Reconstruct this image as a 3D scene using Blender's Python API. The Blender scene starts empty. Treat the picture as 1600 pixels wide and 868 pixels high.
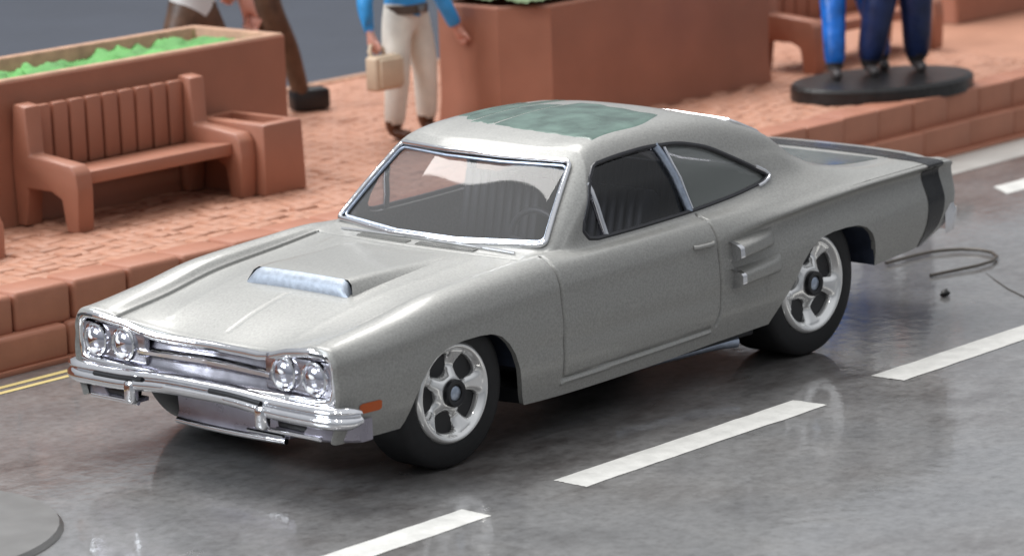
import bpy, bmesh, math, random
import numpy as np
from mathutils import Vector, Matrix
from mathutils.bvhtree import BVHTree
random.seed(7)
rng = np.random.default_rng(7)
PI = math.pi
SC = bpy.context.scene
COL = SC.collection
# one Blender unit is one centimetre: the whole place is a toy street on a table
SC.unit_settings.system = 'METRIC'
SC.unit_settings.scale_length = 0.01

# ------------------------------------------------------------------ camera
CAM_F, CAM_YAW, CAM_PITCH, CAM_ROLL = 5310.8, 47.9706, 11.7250, -1.93745
CAM_POS = Vector((-17.7189, -17.9878, 6.4575))
yw, pt, rl = map(math.radians, (CAM_YAW, CAM_PITCH, CAM_ROLL))
fw = Vector((math.sin(yw) * math.cos(pt), math.cos(yw) * math.cos(pt), -math.sin(pt)))
r0 = Vector((math.cos(yw), -math.sin(yw), 0)); u0 = r0.cross(fw)
rt = r0 * math.cos(rl) + u0 * math.sin(rl); up = u0 * math.cos(rl) - r0 * math.sin(rl)
cd = bpy.data.cameras.new('camera'); cam = bpy.data.objects.new('camera', cd); COL.objects.link(cam)
M = Matrix(((rt.x, up.x, -fw.x), (rt.y, up.y, -fw.y), (rt.z, up.z, -fw.z))).to_4x4(); M.translation = CAM_POS
cam.matrix_world = M
cd.sensor_width = 36; cd.lens = 36 * CAM_F / 1600; cd.clip_start = .5; cd.clip_end = 1500
cd.dof.use_dof = True; cd.dof.focus_distance = 26.0; cd.dof.aperture_fstop = 1.0
SC.camera = cam

def project(P):
    d = Vector(P) - CAM_POS; z = d.dot(fw)
    return 800 + CAM_F * d.dot(rt) / z, 434 - CAM_F * d.dot(up) / z

# ------------------------------------------------------------------ light
W = bpy.data.worlds.new('World'); SC.world = W; W.use_nodes = True
bg = W.node_tree.nodes['Background']; bg.inputs[1].default_value = .52
_n = W.node_tree.nodes; _l = W.node_tree.links          # pale room: light ceiling above, quieter walls below
_tc = _n.new('ShaderNodeTexCoord'); _sx = _n.new('ShaderNodeSeparateXYZ'); _rp = _n.new('ShaderNodeValToRGB')
_rp.color_ramp.elements[0].position = .0; _rp.color_ramp.elements[0].color = (.30, .32, .35, 1)
_rp.color_ramp.elements[1].position = .75; _rp.color_ramp.elements[1].color = (.92, .95, 1.0, 1)
_l.new(_tc.outputs['Generated'], _sx.inputs[0]); _l.new(_sx.outputs['Z'], _rp.inputs[0]); _l.new(_rp.outputs[0], bg.inputs[0])
def area(name, loc, target, sx, sy, power, color):
    l = bpy.data.lights.new(name, 'AREA'); l.shape = 'RECTANGLE'; l.size = sx; l.size_y = sy
    l.energy = power; l.color = color
    o = bpy.data.objects.new(name, l); COL.objects.link(o); o.location = loc
    o.rotation_euler = (Vector(target) - Vector(loc)).to_track_quat('-Z', 'Y').to_euler()
    return o
area('window_light', (-48, 26, 36), (2, 2, 0), 32, 22, 23000, (.86, .93, 1.0))
area('ceiling_light', (16, 28, 56), (3, 1, 0), 46, 36, 31000, (1.0, .985, .96))
for i, (x, y) in enumerate(((-26, -14), (-22, 2), (-34, -4))):
    area('ceiling_spot', (x, y, 44), (0, 0, 0), 2.4, 2.4, 1300, (1, .98, .95))
SC.view_settings.view_transform = 'Standard'; SC.view_settings.look = 'None'
SC.view_settings.exposure = .44; SC.view_settings.gamma = 1; SC.view_settings.use_curve_mapping = False
SC.render.engine = 'CYCLES'
SC.cycles.max_bounces = 8; SC.cycles.caustics_reflective = False

# ------------------------------------------------------------------ materials
def mat(name, color=(.5, .5, .5), rough=.5, metal=0.0, spec=.5, coat=0.0, trans=0.0, ior=1.45, noise=None, bump=None, speck=None, sss=0):
    m = bpy.data.materials.new(name); m.use_nodes = True
    nt = m.node_tree; b = nt.nodes['Principled BSDF']
    b.inputs['Base Color'].default_value = (*color, 1); b.inputs['Roughness'].default_value = rough
    b.inputs['Metallic'].default_value = metal; b.inputs['Specular IOR Level'].default_value = spec
    b.inputs['Coat Weight'].default_value = coat; b.inputs['Coat Roughness'].default_value = .12
    b.inputs['Transmission Weight'].default_value = trans; b.inputs['IOR'].default_value = ior
    if sss:
        b.inputs['Subsurface Weight'].default_value = sss
        b.inputs['Subsurface Radius'].default_value = (.08, .03, .02)
    tc = nt.nodes.new('ShaderNodeTexCoord')
    if noise:
        scale, amt, detail = noise
        n = nt.nodes.new('ShaderNodeTexNoise'); n.inputs['Scale'].default_value = scale; n.inputs['Detail'].default_value = detail
        nt.links.new(tc.outputs['Object'], n.inputs['Vector'])
        r = nt.nodes.new('ShaderNodeMapRange'); r.inputs[1].default_value = .25; r.inputs[2].default_value = .75
        r.inputs[3].default_value = 1 - amt; r.inputs[4].default_value = 1 + amt
        nt.links.new(n.outputs['Fac'], r.inputs[0])
        mx = nt.nodes.new('ShaderNodeMix'); mx.data_type = 'RGBA'; mx.blend_type = 'MULTIPLY'; mx.inputs[0].default_value = 1
        mx.inputs[6].default_value = (*color, 1); nt.links.new(r.outputs[0], mx.inputs[7])
        nt.links.new(mx.outputs[2], b.inputs['Base Color'])
        r2 = nt.nodes.new('ShaderNodeMapRange'); r2.inputs[3].default_value = max(.02, rough - .08); r2.inputs[4].default_value = min(1, rough + .1)
        nt.links.new(n.outputs['Fac'], r2.inputs[0]); nt.links.new(r2.outputs[0], b.inputs['Roughness'])
    if bump:
        hs = None
        for scale, strength in bump:
            n = nt.nodes.new('ShaderNodeTexNoise'); n.inputs['Scale'].default_value = scale; n.inputs['Detail'].default_value = 4
            nt.links.new(tc.outputs['Object'], n.inputs['Vector'])
            bp = nt.nodes.new('ShaderNodeBump'); bp.inputs['Strength'].default_value = strength; bp.inputs['Distance'].default_value = 1.0 / scale
            nt.links.new(n.outputs['Fac'], bp.inputs['Height'])
            if hs: nt.links.new(hs, bp.inputs['Normal'])
            hs = bp.outputs[0]
        nt.links.new(hs, b.inputs['Normal'])
    return m

MT = {}
MT['paint'] = mat('warm_grey_metallic_paint', (.322, .318, .300), .43, .25, .45, coat=.45, noise=(58, .16, 2), bump=[(60, .035), (2.2, .012)])
MT['chrome'] = mat('chrome', (.84, .84, .86), .07, 1.0, bump=[(9, .03)])
MT['rim_metal'] = mat('rim_metal', (.86, .855, .84), .13, .72, coat=.5)
MT['liner'] = mat('blue_grey_liner', (.045, .055, .085), .45, .3, noise=(12, .25, 3))
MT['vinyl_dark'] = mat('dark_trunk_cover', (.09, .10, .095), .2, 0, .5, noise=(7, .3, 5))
MT['satin_chrome'] = mat('satin_chrome', (.46, .52, .62), .38, 1.0, noise=(30, .15, 3), bump=[(12, .05)])
MT['bare_metal'] = mat('bare_metal', (.16, .17, .20), .42, .6, noise=(12, .25, 3), bump=[(20, .1)])
MT['satin_dark'] = mat('smoked_chrome', (.46, .45, .50), .20, 1.0, noise=(6, .15, 3))
MT['bead'] = mat('lens_bead', (.95, .95, .96), .12, .0, coat=1.0)
MT['scoop_grey'] = mat('scoop_grey', (.35, .39, .45), .48, .45, noise=(20, .18, 3), bump=[(24, .08)])
MT['valance_grey'] = mat('valance_grey', (.34, .32, .37), .28, .7, noise=(7, .12, 3))
MT['lamp_glass'] = mat('lamp_silver', (.62, .62, .70), .10, 1.0)
MT['tyre'] = mat('black_rubber', (.016, .016, .017), .55, 0, .4, noise=(20, .25, 3))
MT['black'] = mat('black_plastic', (.012, .012, .014), .38, 0, .5)
MT['interior'] = mat('dark_interior', (.022, .023, .028), .42, 0, .5, bump=[(25, .05)])
MT['dash'] = mat('grey_dash', (.10, .10, .11), .35, 0, .5)
MT['gasket'] = mat('dark_gasket', (.05, .05, .055), .3, .5)
MT['stripe'] = mat('black_stripe', (.012, .012, .013), .25, 0, .45, noise=(10, .5, 4))
MT['orange'] = mat('orange_marker', (.50, .10, .02), .4)
MT['red'] = mat('red_lamp', (.30, .01, .01), .2)
MT['terracotta'] = mat('terracotta_plastic', (.36, .150, .094), .42, 0, .5, noise=(1.6, .12, 5), bump=[(26, .05), (3, .03)], sss=.08)
MT['terracotta_brick'] = mat('terracotta_brick', (.445, .222, .146), .52, 0, .42, noise=(2.2, .09, 5), bump=[(22, .10)])
MT['terracotta_kerb'] = mat('terracotta_kerb', (.40, .170, .107), .48, 0, .42, noise=(2.0, .14, 5), bump=[(24, .06), (4, .04)])
MT['rim'] = mat('worn_planter_rim', (.46, .27, .18), .55, 0, .35, noise=(6, .25, 5), bump=[(18, .1)])
MT['green'] = mat('green_foam', (.11, .31, .085), .62, 0, .35, noise=(3.5, .35, 5), bump=[(9, .3)])
MT['dull_green'] = mat('dull_green_foam', (.13, .18, .085), .62, 0, .35, noise=(3.5, .35, 5), bump=[(9, .3)])
MT['brown'] = mat('brown_trousers', (.105, .058, .035), .42, 0, .4, noise=(6, .4, 4), bump=[(10, .12)])
MT['boot'] = mat('black_boot', (.01, .01, .011), .38)
MT['cream'] = mat('cream_trousers', (.70, .66, .58), .42, 0, .4, noise=(5, .12, 4), bump=[(8, .10)])
MT['shirt'] = mat('blue_shirt', (.045, .30, .66), .4, 0, .45, noise=(4, .3, 4), bump=[(9, .12)])
MT['skin'] = mat('pink_skin', (.62, .31, .24), .42, 0, .45, sss=.1, noise=(8, .08, 3))
MT['bag'] = mat('cream_bag', (.58, .44, .31), .45, 0, .4, noise=(5, .08, 3))
MT['belt'] = mat('brown_belt', (.085, .06, .045), .4)
MT['buckle'] = mat('grey_buckle', (.25, .24, .23), .3, .8)
MT['jean'] = mat('bright_blue_jeans', (.010, .13, .50), .34, 0, .5, noise=(5, .5, 4), bump=[(9, .15)])
MT['navy'] = mat('navy_jeans', (.012, .022, .075), .38, 0, .45, noise=(6, .4, 4), bump=[(9, .15)])
MT['white_cloth'] = mat('white_cloth', (.6, .6, .58), .45)
MT['hair'] = mat('dark_hair', (.04, .025, .015), .5)
MT['shoe_grey'] = mat('grey_shoe', (.07, .06, .058), .3, 0, .5)
MT['brown_shoe'] = mat('brown_shoe', (.10, .04, .02), .35)
MT['stand'] = mat('black_stand', (.016, .015, .015), .34, 0, .5, noise=(6, .4, 4), bump=[(14, .15)])
MT['paintline'] = mat('white_road_paint', (.60, .59, .56), .42, 0, .4, noise=(6, .12, 9), bump=[(14, .12)])
MT['yellow'] = mat('yellow_road_paint', (.58, .46, .19), .45, 0, .4)
MT['pale'] = mat('pale_concrete', (.40, .385, .36), .42, 0, .45, noise=(2, .12, 5))
MT['disc'] = mat('grey_disc', (.155, .152, .148), .38, 0, .5, noise=(3, .14, 5))
MT['wire'] = mat('dark_wire', (.10, .085, .07), .35, .3)
MT['speck'] = mat('black_crumb', (.012, .011, .01), .5)
MT['seam'] = mat('dark_seam', (.06, .055, .05), .5)
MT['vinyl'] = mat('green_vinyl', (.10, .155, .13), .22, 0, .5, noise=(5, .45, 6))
def glass_mat(name, tint, rough=.02, milk=0.0, mc=(.38, .37, .36)):
    m = bpy.data.materials.new(name); m.use_nodes = True; nt = m.node_tree
    nt.nodes.remove(nt.nodes['Principled BSDF']); out = nt.nodes['Material Output']
    tr = nt.nodes.new('ShaderNodeBsdfTransparent'); tr.inputs[0].default_value = (*tint, 1)
    gl = nt.nodes.new('ShaderNodeBsdfGlossy'); gl.inputs['Roughness'].default_value = rough
    lw = nt.nodes.new('ShaderNodeLayerWeight'); lw.inputs[0].default_value = .5
    pw = nt.nodes.new('ShaderNodeMath'); pw.operation = 'POWER'; pw.inputs[1].default_value = 4.0
    fr = nt.nodes.new('ShaderNodeMath'); fr.operation = 'MULTIPLY_ADD'; fr.inputs[1].default_value = .85; fr.inputs[2].default_value = .06
    nt.links.new(lw.outputs['Facing'], pw.inputs[0]); nt.links.new(pw.outputs[0], fr.inputs[0])
    mx = nt.nodes.new('ShaderNodeMixShader')
    df = nt.nodes.new('ShaderNodeBsdfDiffuse'); df.inputs[0].default_value = (*mc, 1)
    m0 = nt.nodes.new('ShaderNodeMixShader'); m0.inputs[0].default_value = milk
    nt.links.new(tr.outputs[0], m0.inputs[1]); nt.links.new(df.outputs[0], m0.inputs[2])
    nt.links.new(fr.outputs[0], mx.inputs[0]); nt.links.new(m0.outputs[0], mx.inputs[1]); nt.links.new(gl.outputs[0], mx.inputs[2])
    nt.links.new(mx.outputs[0], out.inputs[0]); return m
MT['glass'] = glass_mat('clear_plastic', (.90, .88, .89), .02, .16)  # grey diffuse share paints the reflected haze over the windshield
MT['tint_glass'] = glass_mat('tinted_plastic', (.50, .50, .53), .02, .02)
MT['grey_glass'] = glass_mat('grey_plastic', (.42, .42, .43), .04, .5, (.30, .325, .31))
MT['dark_glass'] = glass_mat('dark_plastic', (.30, .30, .32))

def road_material():
    m = bpy.data.materials.new('printed_asphalt'); m.use_nodes = True; nt = m.node_tree; L = nt.links
    b = nt.nodes['Principled BSDF']; N = nt.nodes.new
    tc = N('ShaderNodeTexCoord')
    def noise(scale, detail, sc=(1, 1, 1), rough=.55, rot=0):
        mp = N('ShaderNodeMapping'); mp.inputs['Scale'].default_value = sc; mp.inputs['Rotation'].default_value = (0, 0, rot)
        L.new(tc.outputs['Object'], mp.inputs[0])
        n = N('ShaderNodeTexNoise'); n.inputs['Scale'].default_value = scale; n.inputs['Detail'].default_value = detail; n.inputs['Roughness'].default_value = rough
        L.new(mp.outputs[0], n.inputs['Vector']); return n.outputs['Fac']
    def ramp(fac, stops):
        r = N('ShaderNodeValToRGB'); e = r.color_ramp.elements
        e[0].position, e[0].color = stops[0][0], (*stops[0][1], 1); e[1].position, e[1].color = stops[-1][0], (*stops[-1][1], 1)
        for p, c in stops[1:-1]:
            k = e.new(p); k.color = (*c, 1)
        L.new(fac, r.inputs[0]); return r.outputs[0]
    def mix(fac, a, c, mode='MIX'):
        x = N('ShaderNodeMix'); x.data_type = 'RGBA'; x.blend_type = mode
        if isinstance(fac, float): x.inputs[0].default_value = fac
        else: L.new(fac, x.inputs[0])
        L.new(a, x.inputs[6]); L.new(c, x.inputs[7]); return x.outputs[2]
    base = ramp(noise(.35, 6), [(.3, (.165, .164, .165)), (.7, (.225, .223, .222))])
    blot = ramp(noise(1.3, 7, (1, 1, 1), .65), [(.30, (.72, .71, .71)), (.5, (1, 1, 1)), (.74, (1.16, 1.15, 1.13))])
    col = mix(1.0, base, blot, 'MULTIPLY')
    # brownish streaky wear where traffic runs, with a ragged edge
    streak = ramp(noise(2.2, 8, (.8, 1.5, 1), .66, .10), [(.36, (.105, .096, .092)), (.55, (.185, .178, .173)), (.75, (.255, .25, .246))])
    where = ramp(noise(.33, 5, (1, 1, 1), .6), [(.44, (0, 0, 0)), (.58, (1, 1, 1))])
    col = mix(where, col, streak)
    fine = ramp(noise(11, 8, (1, 1, 1), .75), [(.30, (.60, .59, .58)), (.5, (1, 1, 1)), (.72, (1.28, 1.28, 1.28))])
    col = mix(1.0, col, fine, 'MULTIPLY')
    L.new(col, b.inputs['Base Color'])
    rr = ramp(noise(1.8, 6, (1, 1, 1), .6), [(.3, (.26, .26, .26)), (.7, (.42, .42, .42))])
    L.new(rr, b.inputs['Roughness']); b.inputs['Specular IOR Level'].default_value = .5; b.inputs['Coat Weight'].default_value = 1.0; b.inputs['Coat Roughness'].default_value = .045
    bp = N('ShaderNodeBump'); bp.inputs['Strength'].default_value = .06; bp.inputs['Distance'].default_value = .05
    L.new(noise(5, 5), bp.inputs['Height']); L.new(bp.outputs[0], b.inputs['Normal']); L.new(bp.outputs[0], b.inputs['Coat Normal'])
    return m
MT['road'] = road_material()
def cloth_material():
    m = mat('dark_blue_sheet', (.052, .058, .074), .62, 0, .3, noise=(.6, .10, 4)); nt = m.node_tree
    tc = nt.nodes.new('ShaderNodeTexCoord'); w = nt.nodes.new('ShaderNodeTexNoise'); mp = nt.nodes.new('ShaderNodeMapping')
    mp.inputs['Scale'].default_value = (.7, 5, 1); mp.inputs['Rotation'].default_value = (0, 0, math.radians(48)); w.inputs['Scale'].default_value = 2.2; w.inputs['Detail'].default_value = 6
    nt.links.new(tc.outputs['Object'], mp.inputs[0]); nt.links.new(mp.outputs[0], w.inputs['Vector'])
    bp = nt.nodes.new('ShaderNodeBump'); bp.inputs['Strength'].default_value = .35; bp.inputs['Distance'].default_value = .15
    nt.links.new(w.outputs['Fac'], bp.inputs['Height']); nt.links.new(bp.outputs[0], nt.nodes['Principled BSDF'].inputs['Normal'])
    return m
MT['sheet'] = cloth_material()

# ------------------------------------------------------------------ mesh helpers
def link(name, me, m=None, parent=None, smooth=35):
    if m is not None and len(me.materials) == 0: me.materials.append(MT[m] if isinstance(m, str) else m)
    if smooth is not None:
        me.polygons.foreach_set('use_smooth', [True] * len(me.polygons))
        if smooth < 180: me.set_sharp_from_angle(angle=math.radians(smooth))
    o = bpy.data.objects.new(name, me); COL.objects.link(o)
    if parent is not None: o.parent = parent
    return o
def from_bm(name, bm, m, parent=None, smooth=35):
    bmesh.ops.recalc_face_normals(bm, faces=bm.faces)
    me = bpy.data.meshes.new(name); bm.to_mesh(me); bm.free()
    return link(name, me, m, parent, smooth)
def from_vf(name, V, F, m, parent=None, smooth=35):
    me = bpy.data.meshes.new(name)
    me.from_pydata([tuple(v) for v in V], [], [tuple(f) for f in F]); me.update()
    return link(name, me, m, parent, smooth)
def add_box(bm, c, s, bev=0, seg=2, rot=None, taper=None):
    r = bmesh.ops.create_cube(bm, size=1); vs = r['verts']
    for v in vs:
        p = Vector((v.co.x * s[0], v.co.y * s[1], v.co.z * s[2]))
        if taper and v.co.z > 0: p.x *= taper; p.y *= taper
        if rot is not None: p = rot @ p
        v.co = p + Vector(c)
    if bev:
        es = list({e for v in vs for e in v.link_edges})
        bmesh.ops.bevel(bm, geom=es, offset=bev, segments=seg, affect='EDGES', profile=.5)
def box(name, c, s, m, parent=None, bev=.02, seg=2, rot=None, taper=None):
    bm = bmesh.new(); add_box(bm, c, s, bev, seg, rot, taper); return from_bm(name, bm, m, parent)
def tube_vf(pts, rad, n=8, closed=False):
    P = [Vector(p) for p in pts]; N = len(P); V = []; F = []
    R = rad if hasattr(rad, '__len__') else [rad] * N
    prev = None
    for i in range(N):
        a = P[(i - 1) % N] if (closed or i > 0) else P[i]; b = P[(i + 1) % N] if (closed or i < N - 1) else P[i]
        t = (b - a).normalized()
        if prev is None:
            prev = t.orthogonal().normalized()
        nrm = (prev - t * prev.dot(t)).normalized(); prev = nrm; bi = t.cross(nrm)
        for k in range(n):
            an = 2 * PI * k / n; V.append(P[i] + (nrm * math.cos(an) + bi * math.sin(an)) * R[i])
    for i in range(N if closed else N - 1):
        j = (i + 1) % N
        for k in range(n): F.append((i * n + k, i * n + (k + 1) % n, j * n + (k + 1) % n, j * n + k))
    if not closed: F.append(tuple(range(n))[::-1]); F.append(tuple((N - 1) * n + k for k in range(n)))
    return V, F
def tube(name, pts, rad, m, parent=None, n=8, closed=False):
    V, F = tube_vf(pts, rad, n, closed); return from_vf(name, V, F, m, parent, 50)
def lathe_vf(prof, n=48, axis='y'):
    V = []; F = []; K = len(prof)
    for i in range(n):
        a = 2 * PI * i / n
        for r, h in prof:
            V.append((r * math.cos(a), h, r * math.sin(a)) if axis == 'y' else (r * math.cos(a), r * math.sin(a), h))
    for i in range(n):
        j = (i + 1) % n
        for k in range(K - 1):
            F.append((i * K + k, i * K + k + 1, j * K + k + 1, j * K + k))
    return V, F
def lathe(name, prof, m, parent=None, n=48, axis='y', loc=None):
    V, F = lathe_vf(prof, n, axis); bm = bmesh.new()
    vs = [bm.verts.new(v) for v in V]
    for f in F:
        try: bm.faces.new([vs[i] for i in f])
        except ValueError: pass
    bmesh.ops.remove_doubles(bm, verts=bm.verts, dist=1e-5)
    if loc:
        for v in bm.verts: v.co += Vector(loc)
    return from_bm(name, bm, m, parent, 40)
def extrude_poly(name, poly, axis, a, b, m, parent=None, bev=.02, seg=2):
    """poly of 2-D points swept along an axis between a and b"""
    bm = bmesh.new()
    def P(u, v, w): return {'x': (w, u, v), 'y': (u, w, v), 'z': (u, v, w)}[axis]
    A = [bm.verts.new(P(u, v, a)) for u, v in poly]; B = [bm.verts.new(P(u, v, b)) for u, v in poly]
    n = len(poly); bm.faces.new(A); bm.faces.new(B[::-1])
    for i in range(n): bm.faces.new((A[i], B[i], B[(i + 1) % n], A[(i + 1) % n]))
    bmesh.ops.recalc_face_normals(bm, faces=bm.faces)
    if bev: bmesh.ops.bevel(bm, geom=list(bm.edges), offset=bev, segments=seg, affect='EDGES', profile=.5, clamp_overlap=True)
    return from_bm(name, bm, m, parent)
def loft(name, secs, m, parent=None, cap=True, closed=True, smooth=35):
    n = len(secs[0]); V = [p for s in secs for p in s]; F = []
    for i in range(len(secs) - 1):
        for k in range(n if closed else n - 1):
            F.append((i * n + k, i * n + (k + 1) % n, (i + 1) * n + (k + 1) % n, (i + 1) * n + k))
    if cap: F.append(tuple(range(n))[::-1]); F.append(tuple((len(secs) - 1) * n + k for k in range(n)))
    bm = bmesh.new(); vs = [bm.verts.new(v) for v in V]
    for f in F: bm.faces.new([vs[i] for i in f])
    return from_bm(name, bm, m, parent, smooth)
def thing(name, label, cat, loc=(0, 0, 0), group=None):
    o = bpy.data.objects.new(name, None); COL.objects.link(o); o.location = loc; o.empty_display_size = .2
    return tag(o, label, cat, group)
def tag(o, label, cat, group=None):
    o['label'] = label; o['category'] = cat
    if group: o['group'] = group
    return o
def structure(o): o['kind'] = 'structure'; return o

# ------------------------------------------------------------------ ground, road, markings
def sheet(name, x0, x1, y0, y1, z, m):
    o = from_vf(name, [(x0, y0, z), (x1, y0, z), (x1, y1, z), (x0, y1, z)], [(0, 1, 2, 3)], m, None, None); return structure(o)
sheet('ground', -160, 260, -160, 300, -.03, 'sheet')
sheet('road', -40, 70, -40, 3.9, 0, 'road')
sheet('road_edge_strip', 8.2, 60, 2.42, 3.14, .004, 'pale')
def quad_mark(name, pts, m, label, cat='road marking', group=None):
    V = [(x, y, .004) for x, y in pts]
    # a laid strip with a little thickness and a slightly ragged edge
    bm = bmesh.new(); f = bm.faces.new([bm.verts.new(v) for v in V])
    bmesh.ops.subdivide_edges(bm, edges=list(bm.edges), cuts=14, use_grid_fill=True)
    for v in bm.verts:
        if v.is_boundary: v.co.x += rng.normal(0, .004); v.co.y += rng.normal(0, .004)
    o = from_bm(name, bm, m, None, None); tag(o, label, cat, group); return structure(o)
G = 'white centre line dashes'
quad_mark('lane_dash', [(-3.0, -2.20), (-3.0, -2.50), (-.80, -2.47), (-.80, -2.19)], 'paintline', 'white dash cut off by the bottom edge, in front of the front wheel', group=G)
quad_mark('lane_dash', [(.16, -2.21), (.16, -2.52), (3.09, -2.51), (3.06, -2.20)], 'paintline', 'white dash alongside the door of the grey car', group=G)
quad_mark('lane_dash', [(4.06, -2.23), (4.08, -2.54), (7.0, -2.53), (6.98, -2.22)], 'paintline', 'white dash past the rear wheel, running off the right edge', group=G)
quad_mark('edge_dash', [(11.62, 1.64), (11.35, 1.30), (14.4, 1.30), (14.4, 1.64)], 'paintline', 'white mark on the road beside the pale strip behind the car')
for y, lab in ((3.48, 'yellow line nearer the terracotta kerb'), (3.33, 'yellow line farther out from the terracotta kerb')):
    quad_mark('yellow_line', [(-14, y - .033), (8, y - .033), (8, y + .033), (-14, y + .033)], 'yellow', lab, group='double yellow lines along the kerb')
# thin crack running off behind the car
tube('road_crack', [(7.95, -.72, .0), (7.7, -1.0, .002), (7.45, -1.3, .002), (7.25, -1.6, .002), (6.9, -2.0, .0)], [.003, .007, .009, .009, .005], 'seam')
structure(bpy.data.objects['road_crack'])

# ------------------------------------------------------------------ pavement with kerb blocks and bricks
PZ = .64
def pavement():
    poly = [(-30, 3.93), (9.6, 3.93), (9.9, 3.33), (40, 3.33), (40, 10.2), (-30, 10.2)]
    o = extrude_poly('pavement', poly, 'z', -.02, PZ - .03, 'terracotta_brick', None, 0); structure(o)
    base = box('kerb_base', (-10, 3.86, .02), (40, .24, .05), 'terracotta_kerb', o, .01)
    base2 = box('kerb_base', (24.9, 3.17, .02), (30, .24, .05), 'terracotta_kerb', o, .01)
    def block_mesh(lx, ly, lz, bev):
        bm = bmesh.new(); add_box(bm, (0, 0, 0), (lx, ly, lz), bev, 3)
        for v in bm.verts:
            v.co.y += .004 * math.sin(9 * v.co.x); v.co.z += .004 * math.sin(7 * v.co.x + 2)
        bmesh.ops.recalc_face_normals(bm, faces=bm.faces); me = bpy.data.meshes.new('kerb_block'); bm.to_mesh(me); bm.free()
        me.materials.append(MT['terracotta_kerb']); me.polygons.foreach_set('use_smooth', [True] * len(me.polygons)); me.set_sharp_from_angle(angle=math.radians(50)); return me
    up_ = block_mesh(.62, .40, .36, .05); lo_ = block_mesh(.86, .36, .30, .045); up2 = block_mesh(.634, .40, .36, .018); lo2 = block_mesh(.874, .36, .30, .018)
    def put(me, x, y, z):
        b = bpy.data.objects.new('kerb_block', me); COL.objects.link(b); b.parent = o
        b.location = (x + random.uniform(-.006, .006), y + random.uniform(-.008, .008), z + random.uniform(-.006, .006)); b.rotation_euler = (0, 0, random.uniform(-.01, .01))
    for k in range(-14, 15):
        put(up_, .585 + k * .64, 4.06, .48)
    for k in range(-10, 11): put(lo_, .33 + k * .88, 3.96, .18)
    for k in range(0, 14):
        put(up2, 10.2 + k * .64, 3.42, .48)
    for k in range(0, 10): put(lo2, 10.3 + k * .88, 3.30, .19)
    # basket-weave bricks
    mod = .27
    def brick_mesh(seed):
        r = np.random.default_rng(seed); lx, ly, h = mod * .97, mod * .475, .030
        V = []
        for z, k in ((-.03, 1.0), (h * .45, 1.0), (h, .60)):
            for sx, sy in ((-1, -1), (1, -1), (1, 1), (-1, 1)):
                V.append((sx * (lx / 2 - (1 - k) * ly / 2) + r.normal(0, .006), sy * ly / 2 * k + r.normal(0, .004), z + r.normal(0, .007) * (z > .04)))
        F = [(8, 9, 10, 11)]
        for a in (0, 4):
            for k in range(4): F.append((a + k, a + (k + 1) % 4, a + 4 + (k + 1) % 4, a + 4 + k))
        return V, F
    variants = [brick_mesh(s) for s in range(6)]
    meshes = []
    for V, F in variants:
        me = bpy.data.meshes.new('brick'); me.from_pydata(V, [], F); me.update(); me.materials.append(MT['terracotta_brick'])
        me.polygons.foreach_set('use_smooth', [True] * len(F)); meshes.append(me)
    def blocked(x, y):
        if y > 6.35 and x < 6.1 and y < 7.9: return True            # under the left planter
        if 8.85 < x < 13.3 and 5.62 < y < 6.95: return True
        return False
    def inpoly(px, py, poly):
        c = False; n = len(poly)
        for i in range(n):
            x1, y1 = poly[i]; x2, y2 = poly[(i + 1) % n]
            if (y1 > py) != (y2 > py) and px < (x2 - x1) * (py - y1) / (y2 - y1) + x1: c = not c
        return c
    seen_area = [(0, 350), (120, 362), (480, 295), (470, 160), (700, 180), (600, 215), (520, 335), (190, 432), (0, 465)]
    seen_area2 = [(980, 160), (1195, 118), (1600, 20), (1600, 130), (1250, 205), (1150, 178)]
    spots = []
    ny = int(6.1 / mod) ; nx = int(22.4 / mod)
    for i in range(nx):
        for j in range(ny):
            cx, cy = -6.16 + (i + .5) * mod, 4.20 + (j + .5) * mod
            for s in (-1, 1):
                if (i + j) % 2 == 0: x, y, a = cx, cy + s * mod / 4, 0
                else: x, y, a = cx + s * mod / 4, cy, PI / 2
                if blocked(x, y): continue
                spots.append((x, y, a))
    for i in range(int(7.5 / mod)):       # the wider part beside the far road
        for j in range(2):
            cx, cy = 10.0 + (i + .5) * mod, 3.66 + (j + .5) * mod
            for s in (-1, 1):
                if (i + j) % 2 == 0: spots.append((cx, cy + s * mod / 4, 0))
                else: spots.append((cx + s * mod / 4, cy, PI / 2))
    def score(s):
        px, py = project((s[0], s[1], PZ)); d = (Vector((s[0], s[1], PZ)) - CAM_POS).length
        return d if (inpoly(px, py, seen_area) or inpoly(px, py, seen_area2)) else 1000 + d
    spots.sort(key=score)
    for n, (x, y, a) in enumerate(spots[:290]):
        b = bpy.data.objects.new('brick', meshes[n % 6]); COL.objects.link(b); b.parent = o
        b.location = (x, y, PZ - .032 + random.gauss(0, .007)); b.rotation_euler = (random.gauss(0, .055), random.gauss(0, .045), a + random.gauss(0, .025) + PI * random.randint(0, 1))
    V = []; F = []
    for n, (x, y, a) in enumerate(spots[290:]):
        vv, ff = variants[n % 6]; o0 = len(V); a += random.gauss(0, .05); ca, sa = math.cos(a), math.sin(a); dz = random.gauss(0, .005); tx, ty = random.gauss(0, .03), random.gauss(0, .03)
        V += [(x + ca * p[0] - sa * p[1], y + sa * p[0] + ca * p[1], PZ - .032 + dz + p[2] + tx * p[0] + ty * p[1]) for p in vv]
        F += [tuple(o0 + q for q in f) for f in ff]
    st = from_vf('brick_field', V, F, 'terracotta_brick', o, 180); st['kind'] = 'stuff'
    # pale worn lip along the far edge
    box('edge_lip', (2, 10.16, PZ - .01), (60, .14, .06), 'rim', o, .015)
    return o
pavement()

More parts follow.
